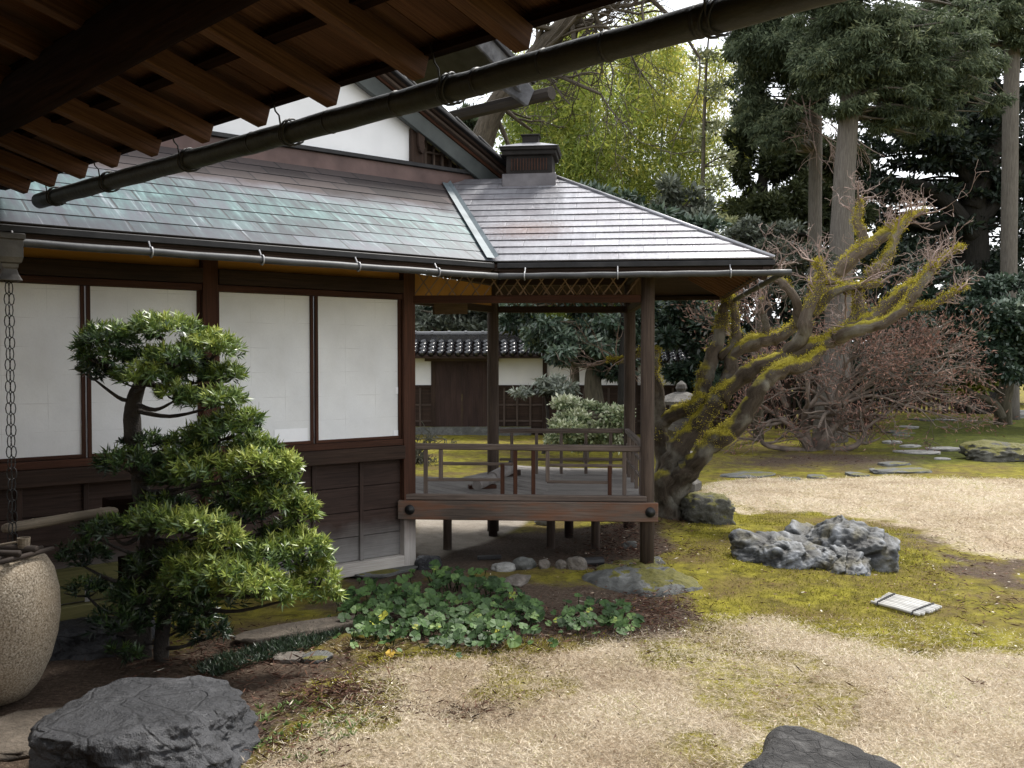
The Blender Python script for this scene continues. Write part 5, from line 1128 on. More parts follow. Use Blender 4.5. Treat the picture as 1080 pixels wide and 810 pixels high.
limbs = [([(712, 562, 10.9), (705, 535, 10.9), (703, 505, 10.9), (715, 476, 10.95), (735, 449, 11.0), (752, 426, 11.0), (772, 406, 11.0), (797, 389, 11.0), (826, 376, 10.95), (852, 367, 10.9), (876, 358, 10.85), (896, 344, 10.8), (905, 325, 10.8), (902, 305, 10.8)], [32, 25, 22, 20, 18.5, 17, 15, 14.5, 14, 13, 11, 10, 9, 6]),
 ([(710, 530, 10.9), (718, 508, 10.82), (735, 487, 10.7), (752, 466, 10.65), (774, 451, 10.6), (790, 431, 10.6), (803, 405, 10.6), (822, 391, 10.65), (850, 382, 10.75), (868, 368, 10.8)], [14, 15, 13.5, 13, 12, 11.5, 11, 10.5, 9, 6]),
 ([(700, 520, 11.05), (697, 480, 11.2), (697, 450, 11.25), (694, 420, 11.3), (690, 390, 11.3), (691, 368, 11.3)], [13, 10.5, 10, 8, 7, 6.5]),
 ([(697, 447, 11.25), (712, 436, 11.2), (728, 430, 11.1), (742, 420, 11.05)], [9.5, 9, 9, 9]),
 ([(690, 376, 11.3), (675, 374, 11.35), (655, 379, 11.4), (640, 380, 11.4)], [6, 5, 4, 2]),
 ([(738, 445, 11.1), (739, 418, 11.25), (748, 390, 11.35), (756, 360, 11.4), (762, 335, 11.45), (768, 313, 11.45)], [12, 10.5, 10, 9.5, 9, 7]),
 ([(758, 378, 11.35), (773, 362, 11.3), (776, 342, 11.3), (772, 322, 11.3), (768, 313, 11.3)], [6, 6.5, 6.5, 6, 4]),
 ([(758, 425, 11.15), (768, 397, 11.25), (776, 370, 11.3), (800, 361, 11.3), (822, 354, 11.3), (842, 342, 11.3), (855, 325, 11.3), (872, 304, 11.3), (886, 287, 11.3)], [11, 10.5, 10, 9.5, 9, 9, 8, 7.5, 6]),
 ([(826, 376, 10.95), (846, 356, 10.8), (850, 332, 10.75), (860, 312, 10.75), (868, 290, 10.75), (862, 275, 10.75)], [9, 8.5, 8, 6, 5, 3]),
 ([(880, 358, 10.85), (905, 345, 10.6), (926, 330, 10.5), (948, 311, 10.45), (972, 294, 10.4), (988, 278, 10.4), (1014, 260, 10.4)], [10, 9.5, 8.5, 8, 6, 4, 2]),
 ([(885, 356, 10.7), (908, 347, 10.4), (932, 339, 10.3), (954, 325, 10.25), (966, 307, 10.2), (978, 291, 10.2), (985, 278, 10.2)], [8, 8.5, 8, 7.5, 6, 4.5, 2.5]),
 ([(950, 328, 10.3), (970, 325, 10.2), (985, 321, 10.15), (1003, 311, 10.1), (1018, 303, 10.1)], [5, 4.5, 4, 3, 1.5]),
 ([(884, 290, 11.3), (900, 272, 11.2), (918, 256, 11.2), (938, 244, 11.2), (958, 229, 11.2), (976, 222, 11.2)], [9, 10, 10, 8, 6, 3]),
 ([(905, 270, 11.2), (910, 252, 11.2), (905, 232, 11.2), (909, 212, 11.2)], [7, 7, 5.5, 2.5]),
 ([(915, 290, 11.1), (930, 279, 11.0), (941, 262, 11.0), (947, 243, 11.0), (962, 224, 11.0)], [6, 6.5, 6, 5, 2.5]),
 ([(843, 344, 11.2), (838, 320, 11.1), (832, 304, 11.1), (818, 296, 11.1), (802, 294, 11.1)], [7, 7, 6.5, 6, 4]),
 ([(808, 360, 11.3), (807, 342, 11.3), (805, 328, 11.3), (801, 314, 11.3)], [6, 5.5, 4.5, 3]),
 ([(858, 330, 11.0), (876, 312, 10.8), (900, 301, 10.7), (926, 300, 10.7)], [6, 5.5, 5, 2.5]),
 ([(850, 330, 11.2), (858, 300, 11.0), (885, 298, 10.9), (893, 310, 10.85)], [6, 6, 5, 4]),
 ([(905, 300, 10.8), (905, 330, 10.7), (898, 350, 10.75)], [5, 6, 6])]
tb = MB()
for k, (pp, rr) in enumerate(limbs):
    a, b = limb(pp, rr); tb.tube(a, b, 14 if rr[0] > 8 else 10, rough=.10, seed=k*7)
MAPB = bark('maple_bark', (.018, .014, .010), (.095, .074, .054), 5, moss=.40, lich=.5)
tro = tb.build('trunk', MAPB, mp_t, smooth=True)
# gnarls
v = np.array(tb.v); pn = fbm(v*3.2, 3, 12); me = tro.data; nrm = np.empty(len(v)*3, np.float32); me.vertices.foreach_get('normal', nrm); nrm = nrm.reshape(-1, 3)
co = np.array([q.co[:] for q in me.vertices]); co = co+nrm*(pn*.012+.007*fbm(v*9, 2, 5))[:, None]; me.vertices.foreach_set('co', co.astype(np.float32).ravel()); me.update()
tw = MB(); tips = []
for pp, rr in limbs[4:]:
    if rr[-1] <= 6.5:
        a, b = limb(pp, rr); n = len(a)
        for q in range(6):
            k = rng.randint(int(n*.55), n-1); base = a[k]; dd = (a[-1]-a[-3]).normalized() if len(a) > 3 else V3(1, 0, 0)
            if pp[-1][0] > 780: grow(tw, base, dd+V3(rng.gauss(.1, .5), rng.gauss(0, .5), rng.gauss(.35, .4)), rng.uniform(.16, .42), .013, 3, .75, .16, (2, 3), 4, .26, tips, .64, .0026)
for px, py, Y, n in ((640, 380, 11.4, 3), (650, 378, 11.4, 3), (665, 375, 11.3, 2)):
    for q in range(n): grow(tw, P(px, py, Y), V3(rng.gauss(-.5, .5), rng.gauss(0, .3), rng.gauss(.2, .6)), .4, .008, 2, .6, .1, (2, 4), 4, .2, tips)
TWIG = plain('maple_twigs', (.14, .095, .08), (.32, .235, .20), 5, .8)
tw.build('twigs', TWIG, mp_t, smooth=True)
# moss tufts clothing the upper sides
r = np.random.RandomState(5); off = np.array(OFF[mp_t.name]); nrm = np.empty(len(co)*3, np.float32); me.vertices.foreach_get('normal', nrm); nrm = nrm.reshape(-1, 3); wv = co+off
sel = np.where((nrm[:, 2]+1.2*fbm(wv*2.3, 3, 66)+.08*r.normal(size=len(wv)) > .40) & (wv[:, 2] > .9))[0]; sel = np.repeat(sel, 26); n = len(sel)
b = wv[sel]+r.normal(size=(n, 3))*.020; d = unit(nrm[sel]+r.normal(size=(n, 3))*.55)
leaf_obj('moss', leaf_geo(b-nrm[sel]*.01, d, .009+.012*r.rand(n), .007+.005*r.rand(n), r, .1), np.clip(.6+.2*r.normal(size=n)+.2*fbm(b*4, 2, 3), 0, 1), leafmat('bough_moss', [(0, (.11, .09, .012)), (.5, (.33, .28, .032)), (1, (.58, .50, .085))], .9, .15, .1), mp_t)
# ================================================================ background trees and shrubs
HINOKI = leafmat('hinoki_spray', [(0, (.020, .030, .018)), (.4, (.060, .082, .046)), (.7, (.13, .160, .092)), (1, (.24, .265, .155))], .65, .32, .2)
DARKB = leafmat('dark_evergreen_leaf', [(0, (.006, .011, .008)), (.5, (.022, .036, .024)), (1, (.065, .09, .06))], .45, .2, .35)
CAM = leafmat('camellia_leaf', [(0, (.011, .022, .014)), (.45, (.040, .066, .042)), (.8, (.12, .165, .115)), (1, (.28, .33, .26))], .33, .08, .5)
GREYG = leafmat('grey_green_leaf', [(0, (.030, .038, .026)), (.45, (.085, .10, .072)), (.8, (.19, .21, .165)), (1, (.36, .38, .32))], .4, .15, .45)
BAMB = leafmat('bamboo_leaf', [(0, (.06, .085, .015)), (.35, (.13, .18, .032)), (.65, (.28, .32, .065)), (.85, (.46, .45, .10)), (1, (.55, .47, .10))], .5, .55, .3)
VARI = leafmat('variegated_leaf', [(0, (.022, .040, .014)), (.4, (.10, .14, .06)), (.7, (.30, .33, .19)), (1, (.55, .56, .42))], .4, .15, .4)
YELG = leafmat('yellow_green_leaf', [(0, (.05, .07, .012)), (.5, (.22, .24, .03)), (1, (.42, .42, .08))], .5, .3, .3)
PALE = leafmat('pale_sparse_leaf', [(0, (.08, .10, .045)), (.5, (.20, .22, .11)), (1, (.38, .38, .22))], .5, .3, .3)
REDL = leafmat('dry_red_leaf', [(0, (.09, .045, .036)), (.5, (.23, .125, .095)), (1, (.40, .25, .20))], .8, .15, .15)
BARK_HI = bark('hinoki_bark', (.075, .066, .056), (.20, .18, .16), 16, bd=.05)
BARK_DT = bark('dark_tree_bark', (.008, .008, .007), (.030, .027, .024), 8)
BARK_OL = bark('olive_bark', (.04, .035, .025), (.13, .115, .085), 8)
def cpx(px, py, Y, rx, ry, dep=None):
    s = Y/1000; return (np.array(P(px, py, Y)), np.array([rx*s, (dep if dep else rx*s), ry*s]))
def sub(cl, k, fr, r):
    out = []
    for c, rad in cl:
        m = max(3, int(k*(.7+.6*r.rand())))
        for q in range(m):
            d = ball(1, r)[0]; f = fr*(.6+.8*r.rand()); out.append((c+d*rad*(.35+.6*r.rand()), rad*f*np.array([1.15, 1.15, .75])))
    return out
def tree(name, label, cat, base, trunk, rads, clumps, n, Lf, Wf, lm, bm_, seed, k=7, fr=.42, up=.3, droop=0.0, shell=.3, vshift=0.0, limbs=True, group=None, twist=.3):
    r = np.random.RandomState(seed); t = thing(name, label, cat, tuple(base), group); cs = sub(clumps, k, fr, r) if k else clumps
    m = MB(); pp, rr = smooth_line(trunk, rads, 5); m.tube(pp, rr, 14, rough=.06, seed=seed)
    if limbs:
        for c, rad in cs[::2]:
            c = Vector(c); cand = [q for q in pp if q.z < c.z+.3] or pp; src = min(cand, key=lambda q: (q-c).length)
            ln = (c-src).length
            if ln < .3: continue
            rad0 = min(.05+.012*ln, rads[-1]*.9+.02); mid = (src+c)/2+V3(r.normal()*ln*.06, r.normal()*ln*.06, ln*(.06+.05*r.normal()))
            a, b = smooth_line([src, mid, c], [rad0, rad0*.6, rad0*.2], 4); m.tube(a, b, 6, caps=False, rough=.1, seed=seed)
    m.build('trunk', bm_, t, smooth=True)
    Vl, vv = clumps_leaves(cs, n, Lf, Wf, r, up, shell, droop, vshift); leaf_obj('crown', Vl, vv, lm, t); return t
def trunk_px(pts): return [P(*q) for q in pts]
# --- three tall hinoki cypresses
g = gpt(858, 451); tree('hinoki_cypress', 'slimmer grey trunked cypress of the pair standing behind the leaning maple', 'tree', g, [V3(g.x, g.y, -.2)]+trunk_px([(859, 300, 26), (860, 160, 26), (860, 40, 26), (862, -120, 26), (862, -330, 26)]), [.21, .185, .175, .16, .11, .03],
  [cpx(812, 50, 25, 42, 40), cpx(792, 85, 25.5, 26, 34), cpx(850, 95, 25, 36, 32), cpx(830, 60, 25.2, 40, 40), cpx(795, 110, 25.4, 22, 24), cpx(870, 75, 25.4, 30, 36), cpx(822, 130, 24.6, 26, 20), cpx(800, 20, 25, 34, 40), cpx(870, 20, 25, 44, 40), cpx(845, -70, 26, 70, 60), cpx(780, 55, 25.6, 18, 20), cpx(822, 150, 24.4, 20, 12), cpx(800, 140, 24.8, 18, 14), cpx(860, -190, 26, 50, 80), cpx(862, -300, 26, 25, 50)], 125000, .15, .036, HINOKI, BARK_HI, 101, 18, .34, -.1, .45, .15, .10)
g = gpt(884, 464); tree('hinoki_cypress', 'thickest cypress with a flaring grey trunk in the middle of the tall trees', 'tree', g, [V3(g.x-.2, g.y, -.2)]+trunk_px([(884, 330, 22.2), (890, 200, 22.2), (895, 120, 22.2), (900, 20, 22.2), (905, -150, 22.2), (905, -400, 22.2)]), [.42, .30, .245, .22, .20, .14, .03],
  [cpx(905, 50, 21.5, 44, 42), cpx(945, 85, 21.8, 40, 30), cpx(893, 112, 21.8, 26, 14), cpx(960, 30, 21.5, 44, 42), cpx(985, 70, 22.4, 36, 34), cpx(1005, 50, 22.8, 36, 30), cpx(1010, 95, 23, 26, 18), cpx(870, 60, 22.4, 36, 40), cpx(885, 15, 22, 50, 40), cpx(945, 118, 22.8, 18, 16), cpx(1032, 68, 24, 24, 16), cpx(1052, 108, 25, 18, 12), cpx(1000, 128, 23.6, 22, 10), cpx(1020, 20, 23, 30, 22), cpx(965, 140, 23.4, 14, 9), cpx(975, 110, 22.6, 30, 18), cpx(925, 60, 22, 44, 44), cpx(915, -20, 21.5, 60, 45), cpx(880, 70, 21.5, 30, 34), cpx(930, 122, 22.3, 30, 14), cpx(910, -150, 22, 70, 80), cpx(905, -320, 22, 40, 90)], 125000, .135, .033, HINOKI, BARK_HI, 102, 18, .34, -.1, .45, .15, .10)
g = gpt(1066, 442); tree('hinoki_cypress', 'straight bare trunked cypress at the far side of the garden above the camellia', 'tree', g, [V3(g.x, g.y, -.2)]+trunk_px([(1064, 300, 29.5), (1066, 120, 29.5), (1068, 20, 29.5), (1068, -200, 29.5), (1068, -420, 29.5)]), [.27, .245, .235, .22, .15, .04],
  [cpx(1045, 8, 29.0, 44, 24), cpx(1018, 32, 29.0, 34, 22), cpx(1078, 38, 29.0, 22, 20), cpx(1000, 0, 29.0, 34, 30), cpx(1100, 10, 29.0, 40, 30), cpx(1062, -110, 29.0, 80, 80), cpx(1068, -290, 29.0, 50, 110)], 90000, .165, .042, HINOKI, BARK_HI, 103, 16, .34, -.1, .45, .15, .08)
# dead hanging twigs under the cypress
tw = MB()
for q in range(10): grow(tw, P(858+rng.uniform(-30, 40), 110+rng.uniform(-30, 30), 24.6), V3(rng.gauss(0, .6), -.3, rng.gauss(-.7, .3)), 1.3, .02, 2, .6, -.3, (2, 3), 3, .2, None, .6, .006)
tag(tw.build('dead_branches', TWIG), 'pale dead twigs hanging below the cypress foliage', 'branches')
# --- broad dark evergreens
g = gpt(806, 441); tree('evergreen_oak', 'dark bushy evergreen filling the space left of the slim cypress', 'tree', g, [V3(g.x, g.y, -.2)]+trunk_px([(806, 350, 30), (804, 230, 30), (806, 130, 30)]), [.3, .26, .2, .06],
  [cpx(806, 125, 30, 28, 34), cpx(786, 165, 30, 20, 34), cpx(835, 185, 30, 30, 44), cpx(805, 225, 30, 42, 30), cpx(850, 240, 30.5, 26, 30), cpx(795, 270, 30, 44, 28), cpx(868, 175, 30.5, 34, 40), cpx(835, 120, 30, 40, 34), cpx(880, 210, 30.5, 30, 40), cpx(775, 140, 30, 16, 22), cpx(880, 250, 31, 36, 40)], 60000, .22, .07, leafmat('evergreen_oak_leaf', [(0, (.016, .023, .011)), (.5, (.055, .070, .032)), (1, (.15, .17, .08))], .5, .28, .3), BARK_DT, 104, 13, .34, .3, .1)
g = gpt(1030, 435); tree('camphor_tree', 'spreading dark forked tree silhouetted against the sky behind the cypresses', 'tree', g, [V3(g.x, g.y, -.2)]+trunk_px([(1026, 300, 34), (1026, 230, 34), (1024, 160, 34), (1018, 60, 34), (1020, -60, 34)]), [.7, .6, .5, .42, .25, .06],
  [cpx(930, 110, 34, 46, 24), cpx(985, 130, 34, 46, 24), cpx(1040, 140, 34, 40, 20), cpx(935, 195, 34, 40, 18), cpx(1060, 195, 34, 34, 24), cpx(1010, 165, 34, 40, 14), cpx(1000, 240, 34.6, 34, 16), cpx(1045, 215, 34.4, 24, 18), cpx(1085, 200, 34.4, 26, 30), cpx(955, 230, 34.6, 34, 16), cpx(1030, 270, 34.6, 40, 18), cpx(960, 160, 34, 60, 20), cpx(905, 165, 34, 26, 28), cpx(1000, 90, 34, 40, 30), cpx(1050, 90, 34, 36, 36), cpx(1075, 150, 34, 30, 30), cpx(985, 205, 34, 50, 14), cpx(1070, 240, 34, 36, 30), cpx(1010, 40, 34, 80, 40), cpx(960, 270, 34, 60, 26), cpx(1050, 300, 34, 60, 30), cpx(1030, -60, 34, 120, 60), cpx(905, 225, 34, 30, 20), cpx(1120, 120, 34, 50, 90)], 66000, .25, .10, DARKB, BARK_DT, 105, 12, .33, .2, .1)
fk = MB()
for pts, rr in (([(1026, 250, 33.8), (1000, 215, 33.6), (970, 195, 33.4), (930, 190, 33.2)], [.35, .28, .2, .08]), ([(1024, 220, 33.8), (1040, 180, 33.8), (1052, 140, 33.8), (1056, 90, 33.8)], [.38, .33, .28, .1]), ([(1026, 240, 33.8), (1060, 200, 33.8), (1085, 160, 33.8)], [.3, .26, .1]), ([(1022, 190, 33.8), (1000, 150, 33.7), (985, 110, 33.6)], [.25, .2, .08]), ([(1010, 225, 33.7), (985, 240, 33.5), (950, 232, 33.4)], [.16, .12, .05])):
    a, b = smooth_line(trunk_px(pts), rr, 4); fk.tube(a, b, 8, rough=.08)
fk.build('limb', BARK_DT, [o for o in col.objects if o.name == 'camphor_tree'][0], smooth=True)
# --- camellia with blue green leaves
g = gpt(1058, 447); tree('camellia', 'rounded blue green camellia with a short thick trunk beside the path', 'tree', g, [V3(g.x, g.y, -.1)]+trunk_px([(1058, 425, 27), (1062, 400, 27), (1058, 360, 27), (1050, 310, 27)]), [.26, .22, .19, .14, .05],
  [cpx(1012, 325, 26, 26, 22), cpx(1050, 300, 26.4, 36, 20), cpx(1000, 362, 25.6, 26, 24), cpx(1040, 350, 25.4, 34, 32), cpx(1070, 345, 25.6, 30, 40), cpx(1022, 390, 25.8, 34, 16), cpx(1062, 392, 25.6, 30, 20), cpx(1100, 350, 26.4, 40, 60), cpx(975, 335, 26.4, 20, 18)], 26000, .15, .08, CAM, BARK_OL, 106, 9, .42, .1, .1)
g = gpt(1052, 450); ms = MB(); a, b = smooth_line(trunk_px([(1056, 440, 26.6), (1048, 425, 26.5), (1026, 415, 26.4), (1008, 400, 26.4)]), [.14, .11, .09, .04], 4); ms.tube(a, b, 8); ms.build('limb', BARK_OL, [o for o in col.objects if o.name == 'camellia'][0], smooth=True)
g = gpt(1022, 441); tree('yellow_shrub', 'small yellow green shrub glowing beneath the camellia', 'shrub', g, [V3(g.x, g.y, -.05), P(1022, 425, 30), P(1022, 405, 30)], [.05, .04, .02], [cpx(1012, 400, 29.5, 16, 9), cpx(1030, 405, 29.5, 14, 10), cpx(1008, 412, 29.5, 10, 7), cpx(1045, 402, 29.6, 10, 6)], 1500, .22, .11, YELG, BARK_OL, 107, 5, .45)
# --- behind the pavilion
g = gpt(632, 472); tree('glossy_evergreen', 'wide glossy evergreen with two trunks rising behind the round variegated shrub', 'tree', g, [V3(g.x, g.y, -.1)]+trunk_px([(628, 430, 20.4), (626, 395, 20.4), (640, 350, 20.4), (645, 300, 20.4)]), [.24, .21, .18, .12, .05],
  [cpx(545, 332, 20.4, 30, 16), cpx(575, 350, 20, 32, 20), cpx(610, 335, 20.2, 36, 22), cpx(600, 372, 19.8, 30, 16), cpx(640, 352, 20, 34, 24), cpx(555, 312, 20.8, 30, 14), cpx(620, 305, 20.6, 50, 18), cpx(665, 335, 20.6, 24, 26), cpx(650, 385, 20.4, 22, 14)], 21000, .15, .06, CAM, BARK_OL, 108, 9, .40, .1, .25)
m = MB(); a, b = smooth_line(trunk_px([(602, 466, 20.6), (604, 430, 20.6), (606, 390, 20.5), (596, 350, 20.4)]), [.14, .12, .10, .04], 4); m.tube(a, b, 9); m.build('limb', BARK_OL, [o for o in col.objects if o.name == 'glossy_evergreen'][0], smooth=True)
g = gpt(470, 446); tree('grey_leaved_tree', 'grey green tree beyond the tiled coping of the garden wall', 'tree', g, [V3(g.x, g.y, -.1)]+trunk_px([(472, 380, 28), (476, 320, 28), (480, 270, 28)]), [.2, .17, .12, .05],
  [cpx(455, 345, 28, 26, 14), cpx(490, 338, 28, 30, 18), cpx(480, 318, 28, 34, 14), cpx(520, 345, 28, 26, 16), cpx(525, 320, 28, 30, 20), cpx(440, 335, 28, 14, 12), cpx(400, 340, 28, 40, 20)], 12000, .20, .08, GREYG, BARK_OL, 109, 8, .40, .2)
g = gpt(618, 487); tree('round_shrub', 'round variegated shrub with cream edged leaves behind the back railing', 'shrub', g, [V3(g.x, g.y, -.05), P(618, 460, 17.6), P(618, 440, 17.6)], [.06, .05, .03], [cpx(612, 440, 17.6, 32, 24), cpx(640, 448, 17.6, 26, 24), cpx(618, 462, 17.4, 38, 24), cpx(590, 455, 17.5, 14, 18)], 9000, .085, .045, VARI, BARK_OL, 110, 9, .40, .3, 0, .4, .16)
g = gpt(572, 480); tree('grey_shrub', 'low grey leaved bush leaning out before the plank base of the wall', 'shrub', g, [V3(g.x, g.y, -.05), P(578, 450, 18.6), P(575, 415, 18.6)], [.04, .035, .02], [cpx(575, 408, 18.6, 24, 10), cpx(556, 413, 18.5, 12, 6), cpx(590, 415, 18.6, 14, 8)], 1500, .13, .045, GREYG, BARK_DK, 111, 6, .45, .1, .2, vshift=.12)
g = gpt(735, 462); tree('glossy_evergreen', 'dark glossy evergreen between the pavilion post and the stone lantern', 'tree', g, [V3(g.x, g.y, -.05)]+trunk_px([(735, 400, 22), (732, 340, 22)]), [.15, .12, .04],
  [cpx(715, 325, 22, 30, 18), cpx(745, 345, 22, 34, 24), cpx(710, 365, 22, 24, 24), cpx(750, 385, 22, 30, 22), cpx(725, 400, 22.2, 22, 16), cpx(690, 340, 22.4, 20, 24)], 11000, .16, .07, CAM, BARK_DT, 112, 8, .42, .1, .15, vshift=-.08)
# --- shrubs between roof and tall trees
g = gpt(660, 476); tree('camellia', 'dark green camellia top showing over the slope of the pavilion roof', 'tree', g, [V3(g.x, g.y, -.1)]+trunk_px([(662, 330, 19.5), (664, 230, 19.5)]), [.2, .16, .05],
  [cpx(618, 206, 19.5, 26, 10), cpx(655, 214, 19.5, 30, 12), cpx(690, 230, 19.5, 30, 12), cpx(725, 246, 19.5, 30, 14), cpx(640, 235, 19.6, 50, 20), cpx(700, 262, 19.6, 50, 22)], 9500, .17, .07, CAM, BARK_DT, 113, 8, .40, .3)
g = gpt(725, 452); tree('loose_shrub', 'loose grey leaved tree between the bamboo and the camellia top', 'tree', g, [V3(g.x, g.y, -.1)]+trunk_px([(722, 330, 25), (720, 220, 25)]), [.12, .1, .04], [cpx(715, 195, 25, 22, 24), cpx(735, 225, 25, 24, 24), cpx(700, 220, 25, 16, 18), cpx(745, 250, 25, 18, 16)], 2600, .20, .07, GREYG, BARK_OL, 114, 7, .36, .3)
g = gpt(800, 464); tree('osmanthus', 'pale grey green bush above the dark eave tip of the pavilion', 'tree', g, [V3(g.x, g.y, -.1)]+trunk_px([(800, 380, 21.6), (805, 290, 21.6)]), [.13, .1, .04], [cpx(790, 245, 21.6, 24, 14), cpx(820, 250, 21.6, 28, 16), cpx(800, 270, 21.6, 40, 16), cpx(845, 275, 21.6, 26, 18), cpx(770, 265, 21.6, 18, 14), cpx(830, 305, 21.7, 40, 20)], 9000, .12, .05, GREYG, BARK_OL, 115, 8, .40, .3, vshift=-.05)
g = gpt(905, 455); tree('holly', 'dark green shrub bank behind the red twigged shrub', 'shrub', g, [V3(g.x, g.y, -.1)]+trunk_px([(905, 400, 24.6), (905, 340, 24.6)]), [.13, .1, .04], [cpx(870, 330, 24.6, 36, 26), cpx(915, 345, 24.6, 40, 30), cpx(960, 345, 24.8, 30, 30), cpx(880, 380, 24.5, 36, 22), cpx(940, 390, 24.5, 36, 20), cpx(840, 365, 24.6, 26, 26), cpx(985, 300, 25.6, 30, 26), cpx(930, 300, 25.2, 34, 20)], 15000, .16, .07, CAM, BARK_DT, 116, 8, .42, .1, .1, vshift=-.12)
# --- sparse thin tree and the big bare tree
g = gpt(740, 450); t = tree('slender_tree', 'thin sparse tree with pale leaflets standing against the white sky', 'tree', g, [V3(g.x, g.y, -.1)]+trunk_px([(739, 330, 26), (741, 200, 26), (744, 90, 26), (748, 30, 26)]), [.10, .08, .06, .04, .015],
  [cpx(752, 95, 26, 16, 12), cpx(760, 130, 26, 18, 10), cpx(735, 150, 26, 12, 10), cpx(760, 170, 26, 14, 10), cpx(748, 200, 26, 22, 10), cpx(762, 232, 26, 14, 12), cpx(740, 60, 26, 14, 14), cpx(752, 255, 26, 20, 14)], 1500, .17, .06, PALE, BARK_OL, 117, 5, .5, .3)
g = gpt(392, 476); bt = thing('bare_tree', 'leaning rough trunked bare tree rising behind the gable', 'tree', tuple(g)); m = MB()
a, b = smooth_line([V3(g.x, g.y, -.2)]+trunk_px([(400, 330, 19.4), (470, 215, 19.4), (500, 165, 19.4), (510, 145, 19.4), (520, 118, 19.3), (543, 84, 19.2), (572, 50, 19), (602, 20, 18.8), (640, -12, 18.6), (690, -60, 18.4)]), [.36, .32, .28, .26, .24, .22, .20, .18, .16, .12, .07], 5); m.tube(a, b, 12, rough=.12, seed=9)
for q in range(26):
    k = rng.randint(24, len(a)-1); grow(m, a[k], V3(rng.gauss(.35, .6), rng.gauss(0, .4), rng.gauss(.3, .5)), rng.uniform(1.0, 2.4), .06, 3, .5, .1, (2, 4), 5, .2, None, .62, .008)
for q in range(5): grow(m, P(600+14*q, 30+rng.uniform(-20, 10), 18.6), V3(rng.gauss(.0, .3), -.1, -.8), 1.6, .02, 3, .5, -.3, (2, 3), 4, .18, None, .6, .006)
m.build('trunk', bark('rough_bark', (.03, .026, .02), (.12, .10, .08), 6, bd=.06), bt, smooth=True)
g = gpt(400, 462); tree('juniper', 'dark juniper tuft squeezed between gable roof and bare trunk', 'tree', g, [V3(g.x, g.y, -.1)]+trunk_px([(405, 330, 22.5), (440, 250, 22.5), (482, 180, 22.5)]), [.14, .12, .10, .05], [cpx(484, 140, 22.5, 14, 22), cpx(490, 165, 22.5, 12, 20), cpx(478, 190, 22.5, 20, 24), cpx(495, 128, 22.5, 9, 12)], 2600, .22, .06, HINOKI, BARK_DT, 118, 6, .45, .4)
# --- bamboo grove
r = np.random.RandomState(77); CULM = plain('bamboo_culm', (.05, .075, .02), (.13, .16, .05), 3, .5)
spots = [(538, 31, 12.0), (552, 33, 12.5), (568, 30, 12.3), (585, 34, 13.5), (600, 31, 12.6), (616, 33, 13.8), (632, 30, 12.8), (648, 34, 14.2), (662, 31, 13.0), (676, 33, 13.4), (690, 30, 12.4), (704, 33, 12.9), (716, 31, 12.0), (728, 34, 11.8), (560, 36, 12), (622, 37, 14), (680, 37, 13.5), (640, 29, 11.5), (606, 29, 10.5)]
for i, (px, Y, h) in enumerate(spots):
    x = (px-540)/1000*Y; g = V3(x, Y, 0); t = thing('bamboo', 'tall yellow green bamboo in the grove beyond the pavilion roof', 'bamboo', tuple(g), 'bamboos of the grove behind the pavilion')
    lean = V3(r.normal()*.5, r.normal()*.5, 0); ax = [g+lean*(k/8)**2*1.0+Z*(h*k/8*(1-.03*(k/8)**2)) for k in range(9)]
    MB().tube(ax, [.055*(1-.8*k/8)+.008 for k in range(9)], 7).build('culm', CULM, t, smooth=True)
    n = 8000; tt = .22+.80*r.rand(n)**.8; ks = np.clip((tt*8).astype(int), 0, 7); fr = tt*8-ks; axn = np.array(ax)
    c0 = axn[ks]+(axn[np.minimum(ks+1, 8)]-axn[ks])*fr[:, None]
    # leaves gather in sprays at the ends of side twigs
    ns = 170; st = r.rand(ns); sd = ball(ns, r)*np.array([1, 1, .35]); sl = (.45+1.15*r.rand(ns))*np.sin(np.pi*np.clip(.15+.8*st, 0, 1)); which = np.minimum((tt*0+r.rand(n))*ns, ns-1).astype(int)
    ts = np.clip(.24+.78*st, 0, 1); ks = np.clip((ts*8).astype(int), 0, 7); cs = axn[ks]+(axn[ks+1]-axn[ks])*(ts*8-ks)[:, None]+sd*sl[:, None]+np.array([0, 0, .25])*sl[:, None]
    pos = cs[which]+r.normal(size=(n, 3))*np.array([.30, .30, .17]); d = unit(r.normal(size=(n, 3))*.8+np.array([0, 0, -.55]))
    tone = np.clip(.47+.16*(st[which]-.4)*2+.10*r.normal(size=ns)[which]+.12*r.normal(size=n)+(px-600)/900+.12*fbm(pos*.5, 2, 4), 0, 1)
    leaf_obj('foliage', leaf_geo(pos, d, .14+.13*r.rand(n), .032+.02*r.rand(n), r, .1), tone, BAMB, t)
# --- the wide bare shrub with red brown twigs
g = gpt(862, 474); rs = thing('twiggy_shrub', 'wide spreading leafless shrub with a cluster of short trunks and red brown twigs', 'shrub', tuple(g)); m = MB(); tips = []
for k, (px, py, Y, rad) in enumerate([(825, 440, 19.8, .11), (850, 430, 19.4, .12), (872, 425, 19.5, .13), (895, 440, 19.6, .12), (915, 448, 19.3, .08), (880, 440, 19.9, .1), (800, 455, 19.6, .07)]):
    b0 = g+V3((k-3)*.07, (k % 3-1)*.1, -.05); e = P(px, py, Y); a, b = smooth_line([b0, (b0*.45+e*.55)+V3(rng.gauss(0, .14), rng.gauss(0, .1), rng.gauss(-.08, .10)), e], [rad*.95, rad*.7, rad*.45], 5); m.tube(a, b, 8, rough=.15, seed=k)
    for q in range(4):
        s_ = a[rng.randint(6, len(a)-1)]; dd = V3(rng.gauss((px-850)/50, .8), rng.gauss(0, .5), rng.gauss(.35, .25)); grow(m, s_, dd, rng.uniform(.5, .95), rad*.45, 3, .5, .02, (2, 3), 5, .17, tips, .70, .006)
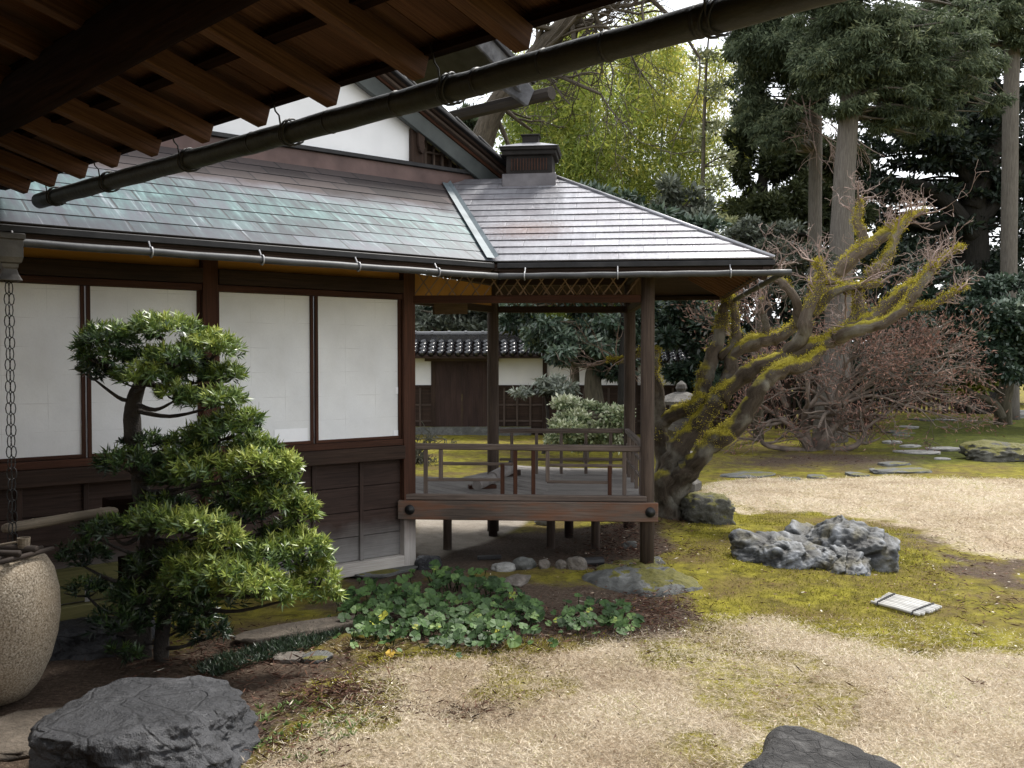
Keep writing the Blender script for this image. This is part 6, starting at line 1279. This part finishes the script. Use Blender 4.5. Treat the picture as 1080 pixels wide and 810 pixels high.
for (px, py, L_) in [(960, 430, 1.3), (985, 395, 1.2), (930, 370, 1.2), (1000, 375, .9), (900, 375, 1.0), (945, 385, 1.0), (760, 345, .9), (790, 340, .8), (850, 400, 1.2), (975, 415, 1.2), (905, 400, 1.3), (820, 415, 1.0)]:
    src = P(880 if px > 800 else 830, 430, 19.6); e = P(px, py, 19.4+rng.uniform(-.6, .6)); mid = (src+e)/2+Z*.25; a, b = smooth_line([src, mid, e], [.05, .035, .012], 5); m.tube(a, b, 6)
    for q in range(6): grow(m, a[rng.randint(4, len(a)-1)], (e-src).normalized()+V3(rng.gauss(0, .5), rng.gauss(0, .5), rng.gauss(.1, .35)), L_*rng.uniform(.5, .9), .02, 3, .55, .05, (2, 3), 4, .16, tips, .66, .0055)
m.build('trunk', plain('shrub_bark', (.065, .050, .040), (.19, .148, .118), 5, .85, 0, .5), rs, smooth=True)
tp = np.array([q[0][:] for q in tips]); td = np.array([q[1][:] for q in tips]); rp_ = 4; n = len(tp)*rp_
pos = np.repeat(tp, rp_, 0)+r.normal(size=(n, 3))*.09; d = unit(np.repeat(td, rp_, 0)+r.normal(size=(n, 3))*.7)
leaf_obj('twig_tips', leaf_geo(pos, d, .07+.06*r.rand(n), .018, r), np.clip(.5+.2*r.normal(size=n)+.15*fbm(pos, 2, 3), 0, 1), REDL, rs)
# --- little bare bush seen through the pavilion
g = gpt(437, 488); m = MB()
for q in range(5): grow(m, g, V3(rng.gauss(.3, .4), rng.gauss(0, .3), 1), rng.uniform(.3, .5), .035, 4, .7, .0, (2, 4), 5, .3, None, .68, .006)
tag(m.build('bare_bush', bark('lichen_bark', (.02, .018, .014), (.12, .12, .09), 6), smooth=True, origin=tuple(g)), 'small gnarled bare bush beyond the deck on the bright moss', 'shrub')
for (x0, x1, Y, h, lb) in [(4.6, 10.4, 27.2, 1.9, 'clipped dark hedge right behind the slat fence near the stone lantern'), (10.2, 18.4, 35.0, 2.4, 'taller dark hedge behind the far slat fence in the shade')]:
    n_ = int((x1-x0)/1.1); cl = [(np.array([x0+(x1-x0)*(k+.5)/n_, Y, h*zz_]), np.array([.75, .55, h*.30])) for k in range(n_) for zz_ in (.28, .72)]
    tree('hedge', lb, 'hedge', ((x0+x1)/2, Y, 0), [V3((x0+x1)/2, Y, -.1), V3((x0+x1)/2, Y, h*.4), V3((x0+x1)/2, Y, h*.7)], [.06, .05, .02], cl, 9000, .16, .08, DARKB, BARK_DT, 160+int(Y), 0, limbs=False)
# --- far trees closing the view
far_t = [(-14, 40, 5.0, 'far dark tree mass hidden behind the house gable', 3.4), (-4, 40, 5.5, 'far evergreen beyond the garden wall behind the pavilion posts', 3.4), (5, 41, 6.0, 'far evergreen showing below the bamboo foliage', 3.6), (11.5, 40, 7.0, 'far dark evergreen behind the leaning maple crown', 3.4), (17.5, 41, 7.0, 'far dark evergreen behind the shade of the slat fence', 3.6), (24, 40, 8.0, 'far dark evergreen behind the camellia', 3.8), (32, 42, 8.0, 'far dark evergreen at the outer end of the tree line', 4.2)]
for i, (x, Y, h, lb, wr) in enumerate(far_t):
    cl = [(np.array([x+dx*wr, Y+dy, h*zz_]), np.array([wr*.75, 1.6, h*.26])) for dx, dy, zz_ in ((-.5, 0, .25), (.5, .3, .25), (-.5, .2, .55), (.5, 0, .55), (0, 0, .80), (0, -.4, .4))]
    tree('far_evergreen', lb, 'tree', (x, Y, 0), [V3(x, Y, -.2), V3(x, Y, h*.5), V3(x, Y, h*.85)], [.3, .22, .06], cl, 6500, .40, .20, DARKB, BARK_DT, 130+i, 6, .5, .1, 0, .4, limbs=False)
